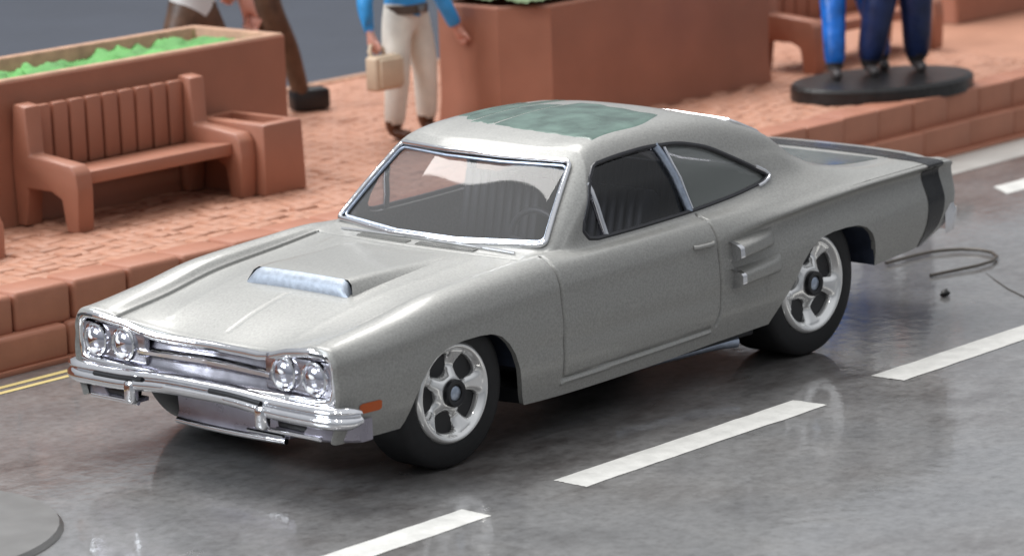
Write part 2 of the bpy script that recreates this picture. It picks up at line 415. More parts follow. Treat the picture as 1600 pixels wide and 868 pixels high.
# ------------------------------------------------------------------ benches
def bench(name, label, x0, x1, yf, yb):
    t = thing(name, label, 'bench', ((x0 + x1) / 2, (yf + yb) / 2, PZ), 'benches moulded beside the planters')
    t.location = (0, 0, 0)
    z = PZ - .01; w = .20
    prof = [(yb + .0, z), (yb - .13, z), (yb - .17, z + .36), (yf + .36, z + .36), (yf + .22, z + .30), (yf + .17, z), (yf, z),
            (yf - .02, z + .40), (yf + .0, z + .56), (yf + .07, z + .63), (yb - .22, z + .68), (yb - .20, z + 1.13), (yb - .02, z + 1.15), (yb + .03, z + .6)]
    for x in (x0, x1 - w):
        extrude_poly('side_frame', prof, 'x', x, x + w, 'terracotta', t, .028, 2)
    extrude_poly('seat', [(yf + .10, z + .42), (yf + .10, z + .54), (yb - .15, z + .50), (yb - .15, z + .38)], 'x', x0 + w - .01, x1 - w + .01, 'terracotta', t, .015)
    n = 9; xa, xb = x0 + w + .0, x1 - w - .0; sw = (xb - xa) / n
    box('back_panel', ((xa + xb) / 2, yb - .02, z + .72), (xb - xa, .05, .66), 'terracotta', t, .005)
    for k in range(n):
        c = (xa + (k + .5) * sw, yb - .07, z + .80)
        box('slat', c, (sw - .026, .085, .62), 'terracotta', t, .022, 2, Matrix.Rotation(random.uniform(-.012, .012), 3, 'Y'))
    return t
bench('bench', 'terracotta slatted bench in front of the planter with bright green fill', 2.42, 4.70, 5.50, 6.36)
bench('bench', 'terracotta bench behind the figures on the black oval stand', 13.64, 16.24, 5.45, 6.34)
# litter box beside the left bench
def litter_box():
    t = thing('litter_box', 'square terracotta box with a recessed opening at the right end of the bench', 'planter box', (0, 0, 0))
    x0, x1, y0, y1, z0, z1 = 4.71, 5.24, 5.38, 6.37, PZ - .01, PZ + .69
    bm = bmesh.new(); add_box(bm, ((x0 + x1) / 2, (y0 + y1) / 2, (z0 + z1) / 2), (x1 - x0, y1 - y0, z1 - z0), .03, 2)
    bm.faces.ensure_lookup_table(); top = max(bm.faces, key=lambda f: f.calc_center_median().z * 10 + f.calc_area())
    bmesh.ops.inset_region(bm, faces=[top], thickness=.13); 
    r = bmesh.ops.extrude_face_region(bm, geom=[top]); bmesh.ops.translate(bm, verts=[v for v in r['geom'] if isinstance(v, bmesh.types.BMVert)], vec=(0, 0, -.28))
    bmesh.ops.delete(bm, geom=[top], context='FACES')
    for v in bm.verts:
        if v.co.z < .9: v.co.x += .03 * (1 if v.co.x > 5 else 0)
    from_bm('box_wall', bm, 'terracotta', t)
    return t
litter_box()

# ------------------------------------------------------------------ planters
def planter(name, label, x0, x1, y0, y1, z1, rim, seed, chamfer=0, heap=0.0, fill='green', th=.13):
    t = thing(name, label, 'planter'); z0 = PZ - .02
    ch = chamfer
    def ring(d, z):
        c = max(ch - d * .6, 0.02) if ch else .03
        return [(x0 + d + c, y0 + d, z), (x1 - d - .03, y0 + d, z), (x1 - d, y0 + d + .03, z), (x1 - d, y1 - d - .03, z), (x1 - d - .03, y1 - d, z), (x0 + d + .03, y1 - d, z), (x0 + d, y1 - d - .03, z), (x0 + d, y0 + d + c, z)]
    loft('wall', [ring(-.02, z0), ring(0, z0 + .3), ring(0, z1 - .02), ring(.012, z1)], 'terracotta', t, cap=False, smooth=25)
    loft('rim', [ring(.012, z1 - .001), ring(.02, z1 + .012), ring(th - .01, z1 + .012), ring(th, z1), ring(th, z1 - .35)], rim, t, cap=False, smooth=40)
    r = np.random.default_rng(seed); nx = int((x1 - x0 - 2 * th) / .045); ny = int((y1 - y0 - 2 * th) / .045)
    xs = np.linspace(x0 + th - .02, x1 - th + .02, nx); ys = np.linspace(y0 + th - .02, y1 - th + .02, ny)
    X, Y = np.meshgrid(xs, ys, indexing='ij'); Z = np.full_like(X, z1 - .14)
    for _ in range(int(26 * (x1 - x0))):
        cx, cy = r.uniform(x0, x1), r.uniform(y0, y1); rad = r.uniform(.07, .24); h = r.uniform(.03, .10) * (1 if heap == 0 else .35)
        Z = np.maximum(Z, z1 - .13 + h * np.clip(1 - ((X - cx) ** 2 + (Y - cy) ** 2) / rad ** 2, 0, 1) ** .9)
    Z += r.normal(0, .007, Z.shape) + heap
    V = np.stack([X, Y, Z], -1).reshape(-1, 3); F = [(i * ny + j, (i + 1) * ny + j, (i + 1) * ny + j + 1, i * ny + j + 1) for i in range(nx - 1) for j in range(ny - 1)]
    g = from_vf('green_fill', V, F, fill, t, 180); g['kind'] = 'stuff'
    return t
planter('planter', 'long terracotta planter with bright green fill behind the slatted bench', -3.5, 6.07, 6.40, 7.75, 1.98, 'rim', 3)
planter('planter', 'big terracotta planter right behind the roof of the grey car', 8.87, 13.08, 5.66, 6.95, 1.94, 'terracotta', 4, chamfer=.40, heap=.20, fill='dull_green', th=.05)
planter('planter', 'terracotta planter at the upper right corner, beyond the second bench', 18.2, 23, 6.6, 8.2, 2.0, 'terracotta', 5)
# low moulded knob at the left edge of the pavement
def bollard():
    o = lathe('bollard', [(0, .40), (.10, .40), (.17, .37), (.20, .30), (.20, .0)], 'terracotta_kerb', None, 28, 'z', (1.22, 5.42, PZ - .02))
    tag(o, 'low round terracotta knob at the left edge of the brick pavement', 'bollard')
bollard()

# ------------------------------------------------------------------ people
def skin_body(name, joints, edges, regions, mats, parent=None, sub=2):
    """one continuous surface grown round a skeleton; regions name the material of each bone"""
    names = list(joints); idx = {n: i for i, n in enumerate(names)}
    me = bpy.data.meshes.new(name); me.from_pydata([joints[n][0] for n in names], [(idx[a], idx[b]) for a, b in edges], []); me.update()
    o = bpy.data.objects.new(name, me); COL.objects.link(o)
    sk = o.modifiers.new('skin', 'SKIN'); sk.use_smooth_shade = True; sk.branch_smoothing = .6
    for i, n in enumerate(names):
        r = joints[n][1]; d = me.skin_vertices[0].data[i]; d.radius = r if hasattr(r, '__len__') else (r, r); d.use_root = (n == 'pelvis')
    sb = o.modifiers.new('sub', 'SUBSURF'); sb.levels = sub; sb.render_levels = sub
    dg = bpy.context.evaluated_depsgraph_get(); me2 = bpy.data.meshes.new_from_object(o.evaluated_get(dg))
    bpy.data.objects.remove(o); me2.name = name
    me2.materials.clear()
    mlist = list(dict.fromkeys(mats[regions[e]] for e in edges))
    for m in mlist: me2.materials.append(MT[m])
    segs = [(np.array(joints[a][0]), np.array(joints[b][0]), mlist.index(mats[regions[(a, b)]])) for a, b in edges]
    mi = []
    for p in me2.polygons:
        c = np.array(p.center); best = None
        for a, b, k in segs:
            ab = b - a; t = np.clip(np.dot(c - a, ab) / max(np.dot(ab, ab), 1e-9), 0, 1); d = np.linalg.norm(c - a - t * ab)
            if best is None or d < best[0]: best = (d, k)
        mi.append(best[1])
    me2.polygons.foreach_set('material_index', mi)
    me2.polygons.foreach_set('use_smooth', [True] * len(mi))
    o = bpy.data.objects.new(name, me2); COL.objects.link(o)
    if parent: o.parent = parent
    return o
def person(label, base, face, feet, hip_w, mats, armL, armR, knees=(0, 0), bare=False, group=None, lean=0, hipz=1.30, legr=1.0, shoe=True, extra=None):
    """base: point on the ground under the pelvis; face: unit direction looked at; feet: two points on the ground; arms: (elbow, hand) per side"""
    b = Vector(base); f = Vector(face).normalized(); s = Vector((f.y, -f.x, 0)) # the person's right
    J = {}; Ed = []; Rg = {}
    def j(n, p, r): J[n] = (tuple(p), r)
    def e(a, c, g): Ed.append((a, c)); Rg[(a, c)] = g
    H = hipz
    top = b + f * lean
    j('pelvis', b + Vector((0, 0, H)), .20); j('waist', b + f * lean * .3 + Vector((0, 0, H + .22)), .205)
    j('chest', top + Vector((0, 0, H + .62)), .245); j('neck', top + Vector((0, 0, H + .86)), .10)
    j('chin', top + f * .03 + Vector((0, 0, H + 1.0)), .13); j('head', top + f * .02 + Vector((0, 0, H + 1.16)), .165); j('crown', top + Vector((0, 0, H + 1.30)), .12)
    j('nose', top + f * .20 + Vector((0, 0, H + 1.11)), .022)
    e('pelvis', 'waist', 'shirt'); e('waist', 'chest', 'shirt'); e('chest', 'neck', 'shirt'); e('neck', 'chin', 'skin'); e('chin', 'head', 'skin'); e('head', 'crown', 'skin'); e('chin', 'nose', 'skin')
    for k, (sd, ft, kn) in enumerate(((-1, feet[0], knees[0]), (1, feet[1], knees[1]))):
        n = 'LR'[k]; ft = Vector(ft); hip = b + s * sd * hip_w + Vector((0, 0, H - .10)); ank = ft + Vector((0, 0, .13)); mid = (hip + ank) / 2 + f * (.05 + kn) + Vector((0, 0, .05))
        j('hip' + n, hip, .175 * legr); j('knee' + n, mid, .128 * legr); j('cuff' + n, ank + Vector((0, 0, .06)), .108 * legr); j('heel' + n, ft - f * .03 + Vector((0, 0, .07)), .075); j('toe' + n, ft + f * .24 + Vector((0, 0, .05)), .062)
        e('pelvis', 'hip' + n, 'trousers'); e('hip' + n, 'knee' + n, 'trousers'); e('knee' + n, 'cuff' + n, 'trousers'); e('cuff' + n, 'heel' + n, 'shoe'); e('heel' + n, 'toe' + n, 'shoe')
        el, ha = (armL, armR)[k]; el, ha = Vector(el), Vector(ha)
        sh = top + s * sd * .27 + Vector((0, 0, H + .72)); d = (ha - el).normalized()
        j('shoulder' + n, sh, .12); j('elbow' + n, el, .092); j('sleeve' + n, el + (ha - el) * .80, .082); j('wrist' + n, ha - d * .10, .058); j('palm' + n, ha + d * .02, (.06, .06))
        e('chest', 'shoulder' + n, 'shirt'); e('shoulder' + n, 'elbow' + n, 'shirt'); e('elbow' + n, 'sleeve' + n, 'skin' if bare else 'shirt'); e('sleeve' + n, 'wrist' + n, 'skin'); e('wrist' + n, 'palm' + n, 'skin')
        for q in range(4):
            off = f * (.045 - .03 * q); L_ = (.17, .19, .18, .14)[q]
            j('knuckle%s%d' % (n, q), ha + d * .07 + off, .026); j('tip%s%d' % (n, q), ha + d * L_ * .8 + off * .9 - s * sd * .03, .02)
            e('palm' + n, 'knuckle%s%d' % (n, q), 'skin'); e('knuckle%s%d' % (n, q), 'tip%s%d' % (n, q), 'skin')
        j('thumb' + n, ha + f * .085 + d * .03, .022); j('thumbtip' + n, ha + f * .10 + d * .10, .02)
        e('palm' + n, 'thumb' + n, 'skin'); e('thumb' + n, 'thumbtip' + n, 'skin')
    o = skin_body('person', J, Ed, Rg, mats)
    tag(o, label, 'person', group)
    # hair: a cap lying on the head
    c = top + f * .0 + Vector((0, 0, H + 1.22)); bm = bmesh.new(); bmesh.ops.create_uvsphere(bm, u_segments=20, v_segments=12, radius=.20)
    for v in bm.verts: v.co = Vector((v.co.x, v.co.y, v.co.z * .95)) + c - f * .03
    bmesh.ops.delete(bm, geom=[v for v in bm.verts if v.co.z < c.z - .02 and (v.co - c).dot(f) > -.08], context='VERTS')
    from_bm('hair', bm, 'hair', o)
    if extra: extra(o, b, f, s, H)
    return o
def belt(o, b, f, s, H):
    pts = [tuple(b + f * .02 + s * (.205 * math.cos(a)) + f * (.17 * math.sin(a)) + Vector((0, 0, H + .065))) for a in np.linspace(0, 2 * PI, 29)[:-1]]
    V = []; F = []
    n = len(pts)
    for k, p in enumerate(pts):
        d = (Vector(p) - (b + Vector((0, 0, H + .065)))); d.z = 0; d = d.normalized() * .045
        V += [Vector(p) + d * q + Vector((0, 0, zz)) for q, zz in ((-.4, -.05), (1, -.045), (1, .045), (-.4, .05))]
    for k in range(n):
        for q in range(4): F.append((k * 4 + q, ((k + 1) % n) * 4 + q, ((k + 1) % n) * 4 + (q + 1) % 4, k * 4 + (q + 1) % 4))
    bl = from_vf('belt', V, F, 'belt', o, 50)
    box('buckle', tuple(b + f * .245 + Vector((0, 0, H + .065))), (.09, .03, .075), 'buckle', bl, .008)
person('standing toy man in blue shirt and cream trousers holding a cream bag', (8.04, 6.62, PZ), (0, -1, 0), ((8.32, 6.62, PZ), (7.80, 6.60, PZ)), .17,
       dict(shirt='shirt', trousers='cream', skin='skin', shoe='brown_shoe'), ((8.56, 6.62, 2.12), (8.78, 6.54, 1.66)), ((7.42, 6.62, 2.15), (7.42, 6.52, 1.74)), legr=1.10, extra=belt)
def handbag():
    t = thing('handbag', 'cream toy bag hanging from the hand of the man in cream trousers', 'bag')
    box('bag_body', (7.46, 6.40, 1.41), (.40, .17, .36), 'bag', t, .035, 3)
    box('bag_pocket', (7.48, 6.305, 1.41), (.34, .04, .30), 'bag', t, .018, 2)
    tube('handle', [(7.34, 6.45, 1.57), (7.33, 6.47, 1.64), (7.38, 6.50, 1.69), (7.47, 6.50, 1.69), (7.53, 6.47, 1.64), (7.53, 6.45, 1.57)], .024, 'bag', t, 8)
handbag()
person('brown-trousered toy figure standing behind the green planter with one bare arm hanging', (6.98, 8.75, PZ), (-.2, -1, 0), ((7.45, 8.75, PZ), (6.52, 8.75, PZ)), .20,
       dict(shirt='white_cloth', trousers='brown', skin='skin', shoe='boot'), ((7.62, 8.62, 2.10), (7.66, 8.52, 1.68)), ((6.45, 8.85, 2.45), (6.55, 8.6, 2.5)), bare=True, legr=1.25)
person('brown-trousered toy figure in black boots striding past the planter corner', (8.24, 8.95, PZ), (.9, -.44, 0), ((8.02, 9.25, PZ), (8.66, 8.86, PZ)), .13,
       dict(shirt='brown', trousers='brown', skin='skin', shoe='boot'), ((8.0, 9.5, 2.2), (8.2, 9.55, 1.95)), ((8.2, 8.45, 2.25), (8.5, 8.4, 2.1)), legr=1.0,
       extra=lambda o, b, f, s, H: box('boot', (8.76, 8.84, PZ + .13), (.44, .26, .25), 'boot', o, .05, 2, Matrix.Rotation(-.45, 3, 'Z')))
# pair on a black oval stand
def oval(name, c, rx, ry, z0, z1, rot, m, label, cat):
    secs = []
    for d, z in ((0, z0), (0, z1 - .035), (-.03, z1)):
        secs.append([(c[0] + math.cos(rot) * (rx + d) * math.cos(a) - math.sin(rot) * (ry + d) * math.sin(a), c[1] + math.sin(rot) * (rx + d) * math.cos(a) + math.cos(rot) * (ry + d) * math.sin(a), z) for a in np.linspace(0, 2 * PI, 49)[:-1]])
    o = loft(name, secs, m, None, True); tag(o, label, cat); return o
oval('figure_stand', (12.95, 4.0), 1.14, .76, PZ, PZ + .17, -.30, 'stand', 'black oval stand under the two figures in blue jeans', 'stand')
SZ = PZ + .17
person('toy figure in bright blue jeans at the left of the black oval stand', (13.10, 4.62, SZ), (-.7, -.72, 0), ((13.50, 4.40, SZ), (12.66, 4.44, SZ)), .15,
       dict(shirt='white_cloth', trousers='jean', skin='skin', shoe='shoe_grey'), ((13.35, 4.5, 2.35), (13.3, 4.2, 2.2)), ((12.35, 4.75, 2.35), (12.2, 4.5, 2.15)), legr=1.16)
person('toy figure in dark navy jeans at the right of the black oval stand', (13.36, 4.06, SZ), (-.6, -.8, 0), ((13.62, 4.00, SZ), (13.08, 4.26, SZ)), .17,
       dict(shirt='white_cloth', trousers='navy', skin='skin', shoe='shoe_grey'), ((14.0, 3.9, 2.35), (13.8, 3.6, 2.2)), ((13.1, 4.2, 2.4), (13.0, 3.8, 2.2)), legr=1.5)

# ------------------------------------------------------------------ odd things on the road
o = oval('manhole_cover', (-3.72, .68), 1.30, 1.30, .0, .04, 0, 'disc', 'round grey disc lying on the road at the lower left corner', 'disc')
pts = []
for t in np.linspace(0, 1, 40):
    a = -2.2 + t * 4.3
    pts.append((8.35 + .62 * math.cos(a) * math.cos(.35) - .28 * math.sin(a) * math.sin(.35) , -.12 + .62 * math.cos(a) * math.sin(.35) + .36 * math.sin(a), .03))
w = tube('wire_loop', [(7.5, -.42, .02)] + [(8.05, -.56, .03), (8.30, -.56, .03), (8.50, -.48, .03), (8.64, -.33, .03), (8.68, -.16, .03), (8.62, .0, .03), (8.50, .10, .03), (8.35, .17, .03), (8.1, .20, .03), (7.7, .22, .03)], .016, 'wire', None, 8)
tag(w, 'thin dark bent wire lying on the road behind the car', 'wire')
bm = bmesh.new(); bmesh.ops.create_icosphere(bm, subdivisions=2, radius=.035)
for v in bm.verts: v.co = Vector((v.co.x * 1.5, v.co.y, max(v.co.z, -.02))) * (1 + rng.normal(0, .16)) + Vector((6.9, -.99, .025))
tag(from_bm('crumb', bm, 'speck', None, 180), 'tiny black crumb on the road behind the rear wheel', 'crumb')
# ------------------------------------------------------------------ the car
CAR = thing('toy_car', 'warm grey toy muscle car with chrome nose and black tail stripe parked on the road', 'toy car')
def pchip(xk, yk, x):
    xk = np.asarray(xk, float); yk = np.asarray(yk, float); h = np.diff(xk); d = np.diff(yk) / h; n = len(xk); m = np.zeros(n)
    for i in range(1, n - 1):
        if d[i - 1] * d[i] > 0:
            w1, w2 = 2 * h[i] + h[i - 1], h[i] + 2 * h[i - 1]; m[i] = (w1 + w2) / (w1 / d[i - 1] + w2 / d[i])
    m[0], m[-1] = d[0], d[-1]
    k = np.clip(np.searchsorted(xk, x) - 1, 0, n - 2); t = (x - xk[k]) / h[k]
    return (yk[k] * (1 + 2 * t) * (1 - t) ** 2 + m[k] * h[k] * t * (1 - t) ** 2 + yk[k + 1] * t * t * (3 - 2 * t) + m[k + 1] * h[k] * t * t * (t - 1))
# upper control points per station: C (centre), M, R (roof rail / hood gap), T, B (belt, fender crown)
UP = [  # s,      C(x,z)        M(x,y,z)            R(x,y,z)            T(x,y,z)             B(x,y,z)
 (-1.215, (-1.075, .945), (-1.065, .55, .95), (-1.15, .93, 1.03), (-1.19, 1.08, 1.07), (-1.21, 1.20, 1.085)),
 (-1.18, (-1.06, .985), (-1.05, .55, .99), (-1.14, .95, 1.073), (-1.175, 1.1, 1.112), (-1.195, 1.22, 1.125)),
 (-1.10, (-1.00, 1.005), (-.99, .55, 1.01), (-1.07, .97, 1.08), (-1.10, 1.1, 1.122), (-1.115, 1.22, 1.135)),
 (-.60, (-.58, 1.145), (-.58, .55, 1.14), (-.6, 1.01, 1.135), (-.6, 1.11, 1.185), (-.6, 1.225, 1.205)),
 (.0, (0, 1.26), (0, .55, 1.252), (0, 1.04, 1.235), (0, 1.13, 1.29), (0, 1.23, 1.307)),
 (.7, (.66, 1.328), (.67, .55, 1.322), (.7, 1.07, 1.295), (.7, 1.145, 1.337), (.7, 1.23, 1.352)),
 (1.18, (1.04, 1.362), (1.07, .55, 1.358), (1.18, 1.08, 1.347), (1.18, 1.15, 1.365), (1.18, 1.23, 1.375)),
 (1.34, (1.14, 1.368), (1.17, .55, 1.364), (1.32, 1.10, 1.362), (1.36, 1.165, 1.362), (1.40, 1.23, 1.362)),
 (1.40, (1.19, 1.372), (1.23, .55, 1.372), (1.41, 1.13, 1.385), (1.49, 1.185, 1.37), (1.54, 1.228, 1.355)),
 (2.00, (1.985, 2.045), (1.985, .5, 2.035), (2.06, .905, 2.01), (1.89, 1.12, 1.73), (1.74, 1.226, 1.352)),
 (2.10, (2.10, 2.075), (2.10, .5, 2.065), (2.16, .91, 2.03), (2.03, 1.115, 1.735), (1.93, 1.226, 1.356)),
 (2.4, (2.4, 2.125), (2.4, .5, 2.11), (2.42, .915, 2.052), (2.38, 1.11, 1.74), (2.36, 1.225, 1.365)),
 (2.9, (2.9, 2.155), (2.9, .5, 2.138), (2.9, .92, 2.062), (2.9, 1.105, 1.745), (2.9, 1.222, 1.385)),
 (3.5, (3.5, 2.13), (3.5, .5, 2.115), (3.5, .92, 2.042), (3.52, 1.10, 1.75), (3.5, 1.225, 1.425)),
 (3.85, (3.82, 2.07), (3.82, .5, 2.055), (3.86, .93, 1.99), (3.9, 1.095, 1.74), (3.9, 1.222, 1.48)),
 (3.95, (3.92, 2.04), (3.92, .5, 2.03), (3.96, .935, 1.965), (3.98, 1.095, 1.73), (3.98, 1.222, 1.488)),
 (4.3, (4.25, 1.80), (4.25, .5, 1.80), (4.32, .95, 1.845), (4.32, 1.085, 1.70), (4.32, 1.215, 1.505)),
 (4.65, (4.6, 1.55), (4.6, .5, 1.55), (4.65, .975, 1.625), (4.65, 1.085, 1.575), (4.65, 1.205, 1.495)),
 (5.0, (4.95, 1.40), (4.95, .5, 1.40), (5.0, .985, 1.485), (5.0, 1.09, 1.475), (5.0, 1.20, 1.452)),
 (5.45, (5.45, 1.385), (5.45, .5, 1.385), (5.45, .985, 1.412), (5.45, 1.09, 1.415), (5.45, 1.19, 1.412)),
 (6.0, (6.02, 1.388), (6.02, .5, 1.385), (6.0, .98, 1.385), (6.0, 1.07, 1.385), (6.0, 1.165, 1.382)),
 (6.35, (6.40, 1.372), (6.40, .5, 1.37), (6.36, .95, 1.362), (6.35, 1.04, 1.36), (6.34, 1.125, 1.355)),
 (6.52, (6.60, 1.352), (6.59, .5, 1.35), (6.54, .93, 1.342), (6.52, 1.01, 1.338), (6.50, 1.09, 1.33)),
 (6.56, (6.635, 1.32), (6.625, .5, 1.318), (6.57, .91, 1.31), (6.555, .99, 1.306), (6.535, 1.06, 1.30)),
]
LO = [  # x,   S1(y,z)        S2(y,z)        u(dy,dz)     m(y,z)       l(y,z)       b(y,z)
 (-1.215, (1.315, 1.065), (1.365, 1.0), (.004, -.09), (1.385, .80), (1.365, .58), (1.32, .44)),
 (-1.18, (1.335, 1.10), (1.388, 1.02), (.006, -.09), (1.41, .80), (1.39, .58), (1.345, .425)),
 (-1.10, (1.338, 1.105), (1.396, 1.025), (.008, -.09), (1.42, .80), (1.40, .59), (1.355, .425)),
 (-.6, (1.355, 1.165), (1.43, 1.07), (.010, -.10), (1.458, .82), (1.445, .6), (1.40, .43)),
 (0., (1.37, 1.255), (1.447, 1.13), (.012, -.10), (1.473, .86), (1.458, .6), (1.41, .39)),
 (.7, (1.37, 1.293), (1.443, 1.165), (.010, -.10), (1.467, .87), (1.452, .58), (1.405, .33)),
 (1.3, (1.365, 1.315), (1.437, 1.18), (.008, -.10), (1.462, .87), (1.447, .57), (1.40, .315)),
 (2.3, (1.355, 1.325), (1.430, 1.19), (.006, -.10), (1.455, .88), (1.443, .58), (1.40, .33)),
 (3.1, (1.36, 1.335), (1.442, 1.20), (.004, -.09), (1.463, .89), (1.452, .60), (1.41, .365)),
 (3.5, (1.385, 1.345), (1.466, 1.245), (-.018, -.065), (1.475, .90), (1.465, .62), (1.42, .38)),
 (4.0, (1.395, 1.362), (1.492, 1.285), (-.072, -.07), (1.490, .93), (1.48, .65), (1.435, .40)),
 (4.6, (1.395, 1.385), (1.502, 1.325), (-.088, -.072), (1.498, .97), (1.49, .68), (1.445, .42)),
 (5.2, (1.375, 1.386), (1.486, 1.345), (-.088, -.07), (1.482, 1.0), (1.472, .78), (1.435, .62)),
 (5.8, (1.345, 1.378), (1.452, 1.347), (-.078, -.07), (1.448, 1.02), (1.435, .81), (1.39, .645)),
 (6.2, (1.305, 1.366), (1.412, 1.342), (-.065, -.065), (1.408, 1.02), (1.39, .82), (1.34, .65)),
 (6.45, (1.265, 1.347), (1.372, 1.325), (-.035, -.05), (1.372, 1.0), (1.35, .82), (1.30, .655)),
 (6.53, (1.195, 1.335), (1.338, 1.305), (-.014, -.045), (1.346, 1.0), (1.325, .82), (1.275, .66)),
 (6.56, (1.16, 1.305), (1.30, 1.275), (-.010, -.045), (1.31, 1.0), (1.29, .82), (1.24, .675)),
]
ARCH = [(-.58, .43), (-.545, .47), (-.47, .62), (-.41, .72), (-.33, .82), (-.24, .895), (-.10, .945), (.06, .965), (.24, .967), (.38, .955), (.48, .915), (.56, .845), (.625, .755), (.68, .63), (.71, .50), (.735, .40), (.765, .325)]
ARCH2 = [(3.76, .40), (3.82, .46), (3.93, .58), (4.06, .71), (4.15, .84), (4.26, .935), (4.40, 1.0), (4.58, 1.025), (4.78, 1.03), (4.94, 1.02), (5.05, .985), (5.13, .92), (5.175, .84), (5.205, .74), (5.22, .63)]
def zcut(x):
    z = np.zeros_like(x)
    for A in (ARCH, ARCH2):
        a = np.array(A); k = (x >= a[0, 0]) & (x <= a[-1, 0]); z[k] = np.interp(x[k], a[:, 0], a[:, 1])
    return z
su = np.array([k[0] for k in UP]); sl = np.array([k[0] for k in LO])
upc = []
for p in range(5):
    rows = [(k[1 + p][0], 0.0, k[1 + p][1]) if p == 0 else k[1 + p] for k in UP]; upc.append(np.array(rows, float))
loc_ = []
for p in range(6):
    rows = []
    for k in LO:
        if p == 2: rows.append((k[2][0] + k[3][0], k[2][1] + k[3][1]))
        else: rows.append(k[(1, 2, 3, 4, 5, 6)[p]])
    loc_.append(np.array(rows, float))
WI = 9  # index of the windshield-top key in UP; between keys 8 and 9 the skin is ruled straight
def control(s):
    s = np.asarray(s, float); P = np.zeros((len(s), 11, 3))
    wl = (s > su[8]) & (s < su[9]); tw = (s - su[8]) / (su[9] - su[8])
    for p in range(5):
        for c in range(3):
            a, b = s <= su[8], s >= su[9]; k = upc[p][:, c]
            if a.any(): P[a, p, c] = pchip(su[:9], k[:9], s[a])
            if b.any(): P[b, p, c] = pchip(su[9:], k[9:], s[b])
            bow = .018 * 4 * tw * (1 - tw) * (1 if (c == 2 and p < 3) else 0)
            P[wl, p, c] = (k[8] + (k[9] - k[8]) * tw + bow)[wl]
    # lower points follow the belt point's x
    xb = P[:, 4, 0]; xs = np.clip(xb, -1.215, 6.56)
    for p in range(6):
        tl = np.clip((xs - 5.75) / .8, 0, 1); P[:, 5 + p, 0] = xs + (0, 0, 0, .02, -.05, -.30)[p] * tl * tl * (3 - 2 * tl)
        P[:, 5 + p, 1] = pchip(sl, loc_[p][:, 0], xs); P[:, 5 + p, 2] = pchip(sl, loc_[p][:, 1], xs)
    return P
def section(P, v):
    """Catmull-Rom across the control points, v in 0..10"""
    n = P.shape[1]; ext = np.concatenate([P[:, 1:2] * np.array([1, -1, 1]), P, 2 * P[:, -1:] - P[:, -2:-1]], 1)
    out = np.zeros((P.shape[0], len(v), 3))
    for q, vv in enumerate(v):
        i = min(int(vv), n - 2); t = vv - i
        p0, p1, p2, p3 = (ext[:, i + k] for k in range(4))
        # centripetal-like tangents limited by chord length to avoid overshoot
        d0 = np.linalg.norm(p1 - p0, axis=1, keepdims=True) + 1e-6; d1 = np.linalg.norm(p2 - p1, axis=1, keepdims=True) + 1e-6; d2 = np.linalg.norm(p3 - p2, axis=1, keepdims=True) + 1e-6
        a0, a1, a2 = d0 ** .5, d1 ** .5, d2 ** .5
        m1 = ((p1 - p0) / a0 - (p2 - p0) / (a0 + a1) + (p2 - p1) / a1) * a1
        m2 = ((p2 - p1) / a1 - (p3 - p1) / (a1 + a2) + (p3 - p2) / a2) * a1
        out[:, q] = (2 * t ** 3 - 3 * t * t + 1) * p1 + (t ** 3 - 2 * t * t + t) * m1 + (-2 * t ** 3 + 3 * t * t) * p2 + (t ** 3 - t * t) * m2
    return out
def grid_s():
    s = list(np.arange(-1.215, -1.08, .012)) + list(np.arange(-1.08, 6.5, .022)) + list(np.arange(6.5, 6.561, .012))
    for lo, hi, st in ((-.60, -.24, .007), (.40, .78, .007), (3.74, 4.2, .010), (5.0, 5.24, .007), (1.38, 2.05, .011), (1.02, 1.06, .006), (1.05, 1.30, .008), (2.92, 3.18, .008), (1.36, 1.50, .005)):
        s = [q for q in s if not (lo < q < hi)] + list(np.arange(lo, hi, st))
    s = np.array(sorted(set(np.round(s, 4)))); return s[np.concatenate([[True], np.diff(s) > .003])]
VS = np.concatenate([np.linspace(0, 1, 24, endpoint=False), np.linspace(1, 1.85, 24, endpoint=False), np.linspace(1.85, 2.2, 16, endpoint=False), np.linspace(2.2, 3, 12, endpoint=False),
                     np.linspace(3, 4, 16, endpoint=False), np.linspace(4, 5, 11, endpoint=False), np.linspace(5, 6, 11, endpoint=False), np.linspace(6, 7, 8, endpoint=False),
                     np.linspace(7, 8, 22, endpoint=False), np.linspace(8, 9, 24, endpoint=False), np.linspace(9, 10, 20)])
S_ = grid_s()
def skin():
    P = section(control(S_), VS); k6 = int(np.argmin(np.abs(VS - 6)))
    low = P[:, k6:].copy(); zc = zcut(low[:, len(VS[k6:]) // 2, 0])
    n = low.shape[1]
    for i in range(len(S_)):
        if zc[i] <= low[i, -1, 2] + 1e-4: continue
        z = low[i, :, 2]; k = np.arange(n)
        kc = np.interp(-zc[i], -z, k)                      # fractional row where the arch lip lies
        kk = np.linspace(0, kc, n)
        for c in range(3): P[i, k6:, c] = np.interp(kk, k, low[i, :, c])
    return P
SK = skin()
NI, NJ = SK.shape[:2]
SS, VV = np.meshgrid(S_, VS, indexing='ij')
def normals(P):
    di = np.gradient(P, axis=0); dj = np.gradient(P, axis=1); n = np.cross(dj, di); n /= np.linalg.norm(n, axis=2, keepdims=True) + 1e-9
    flip = (n[..., 1] * .6 + n[..., 2] * .4) < 0; n[flip] *= -1; return n
NR = normals(SK)
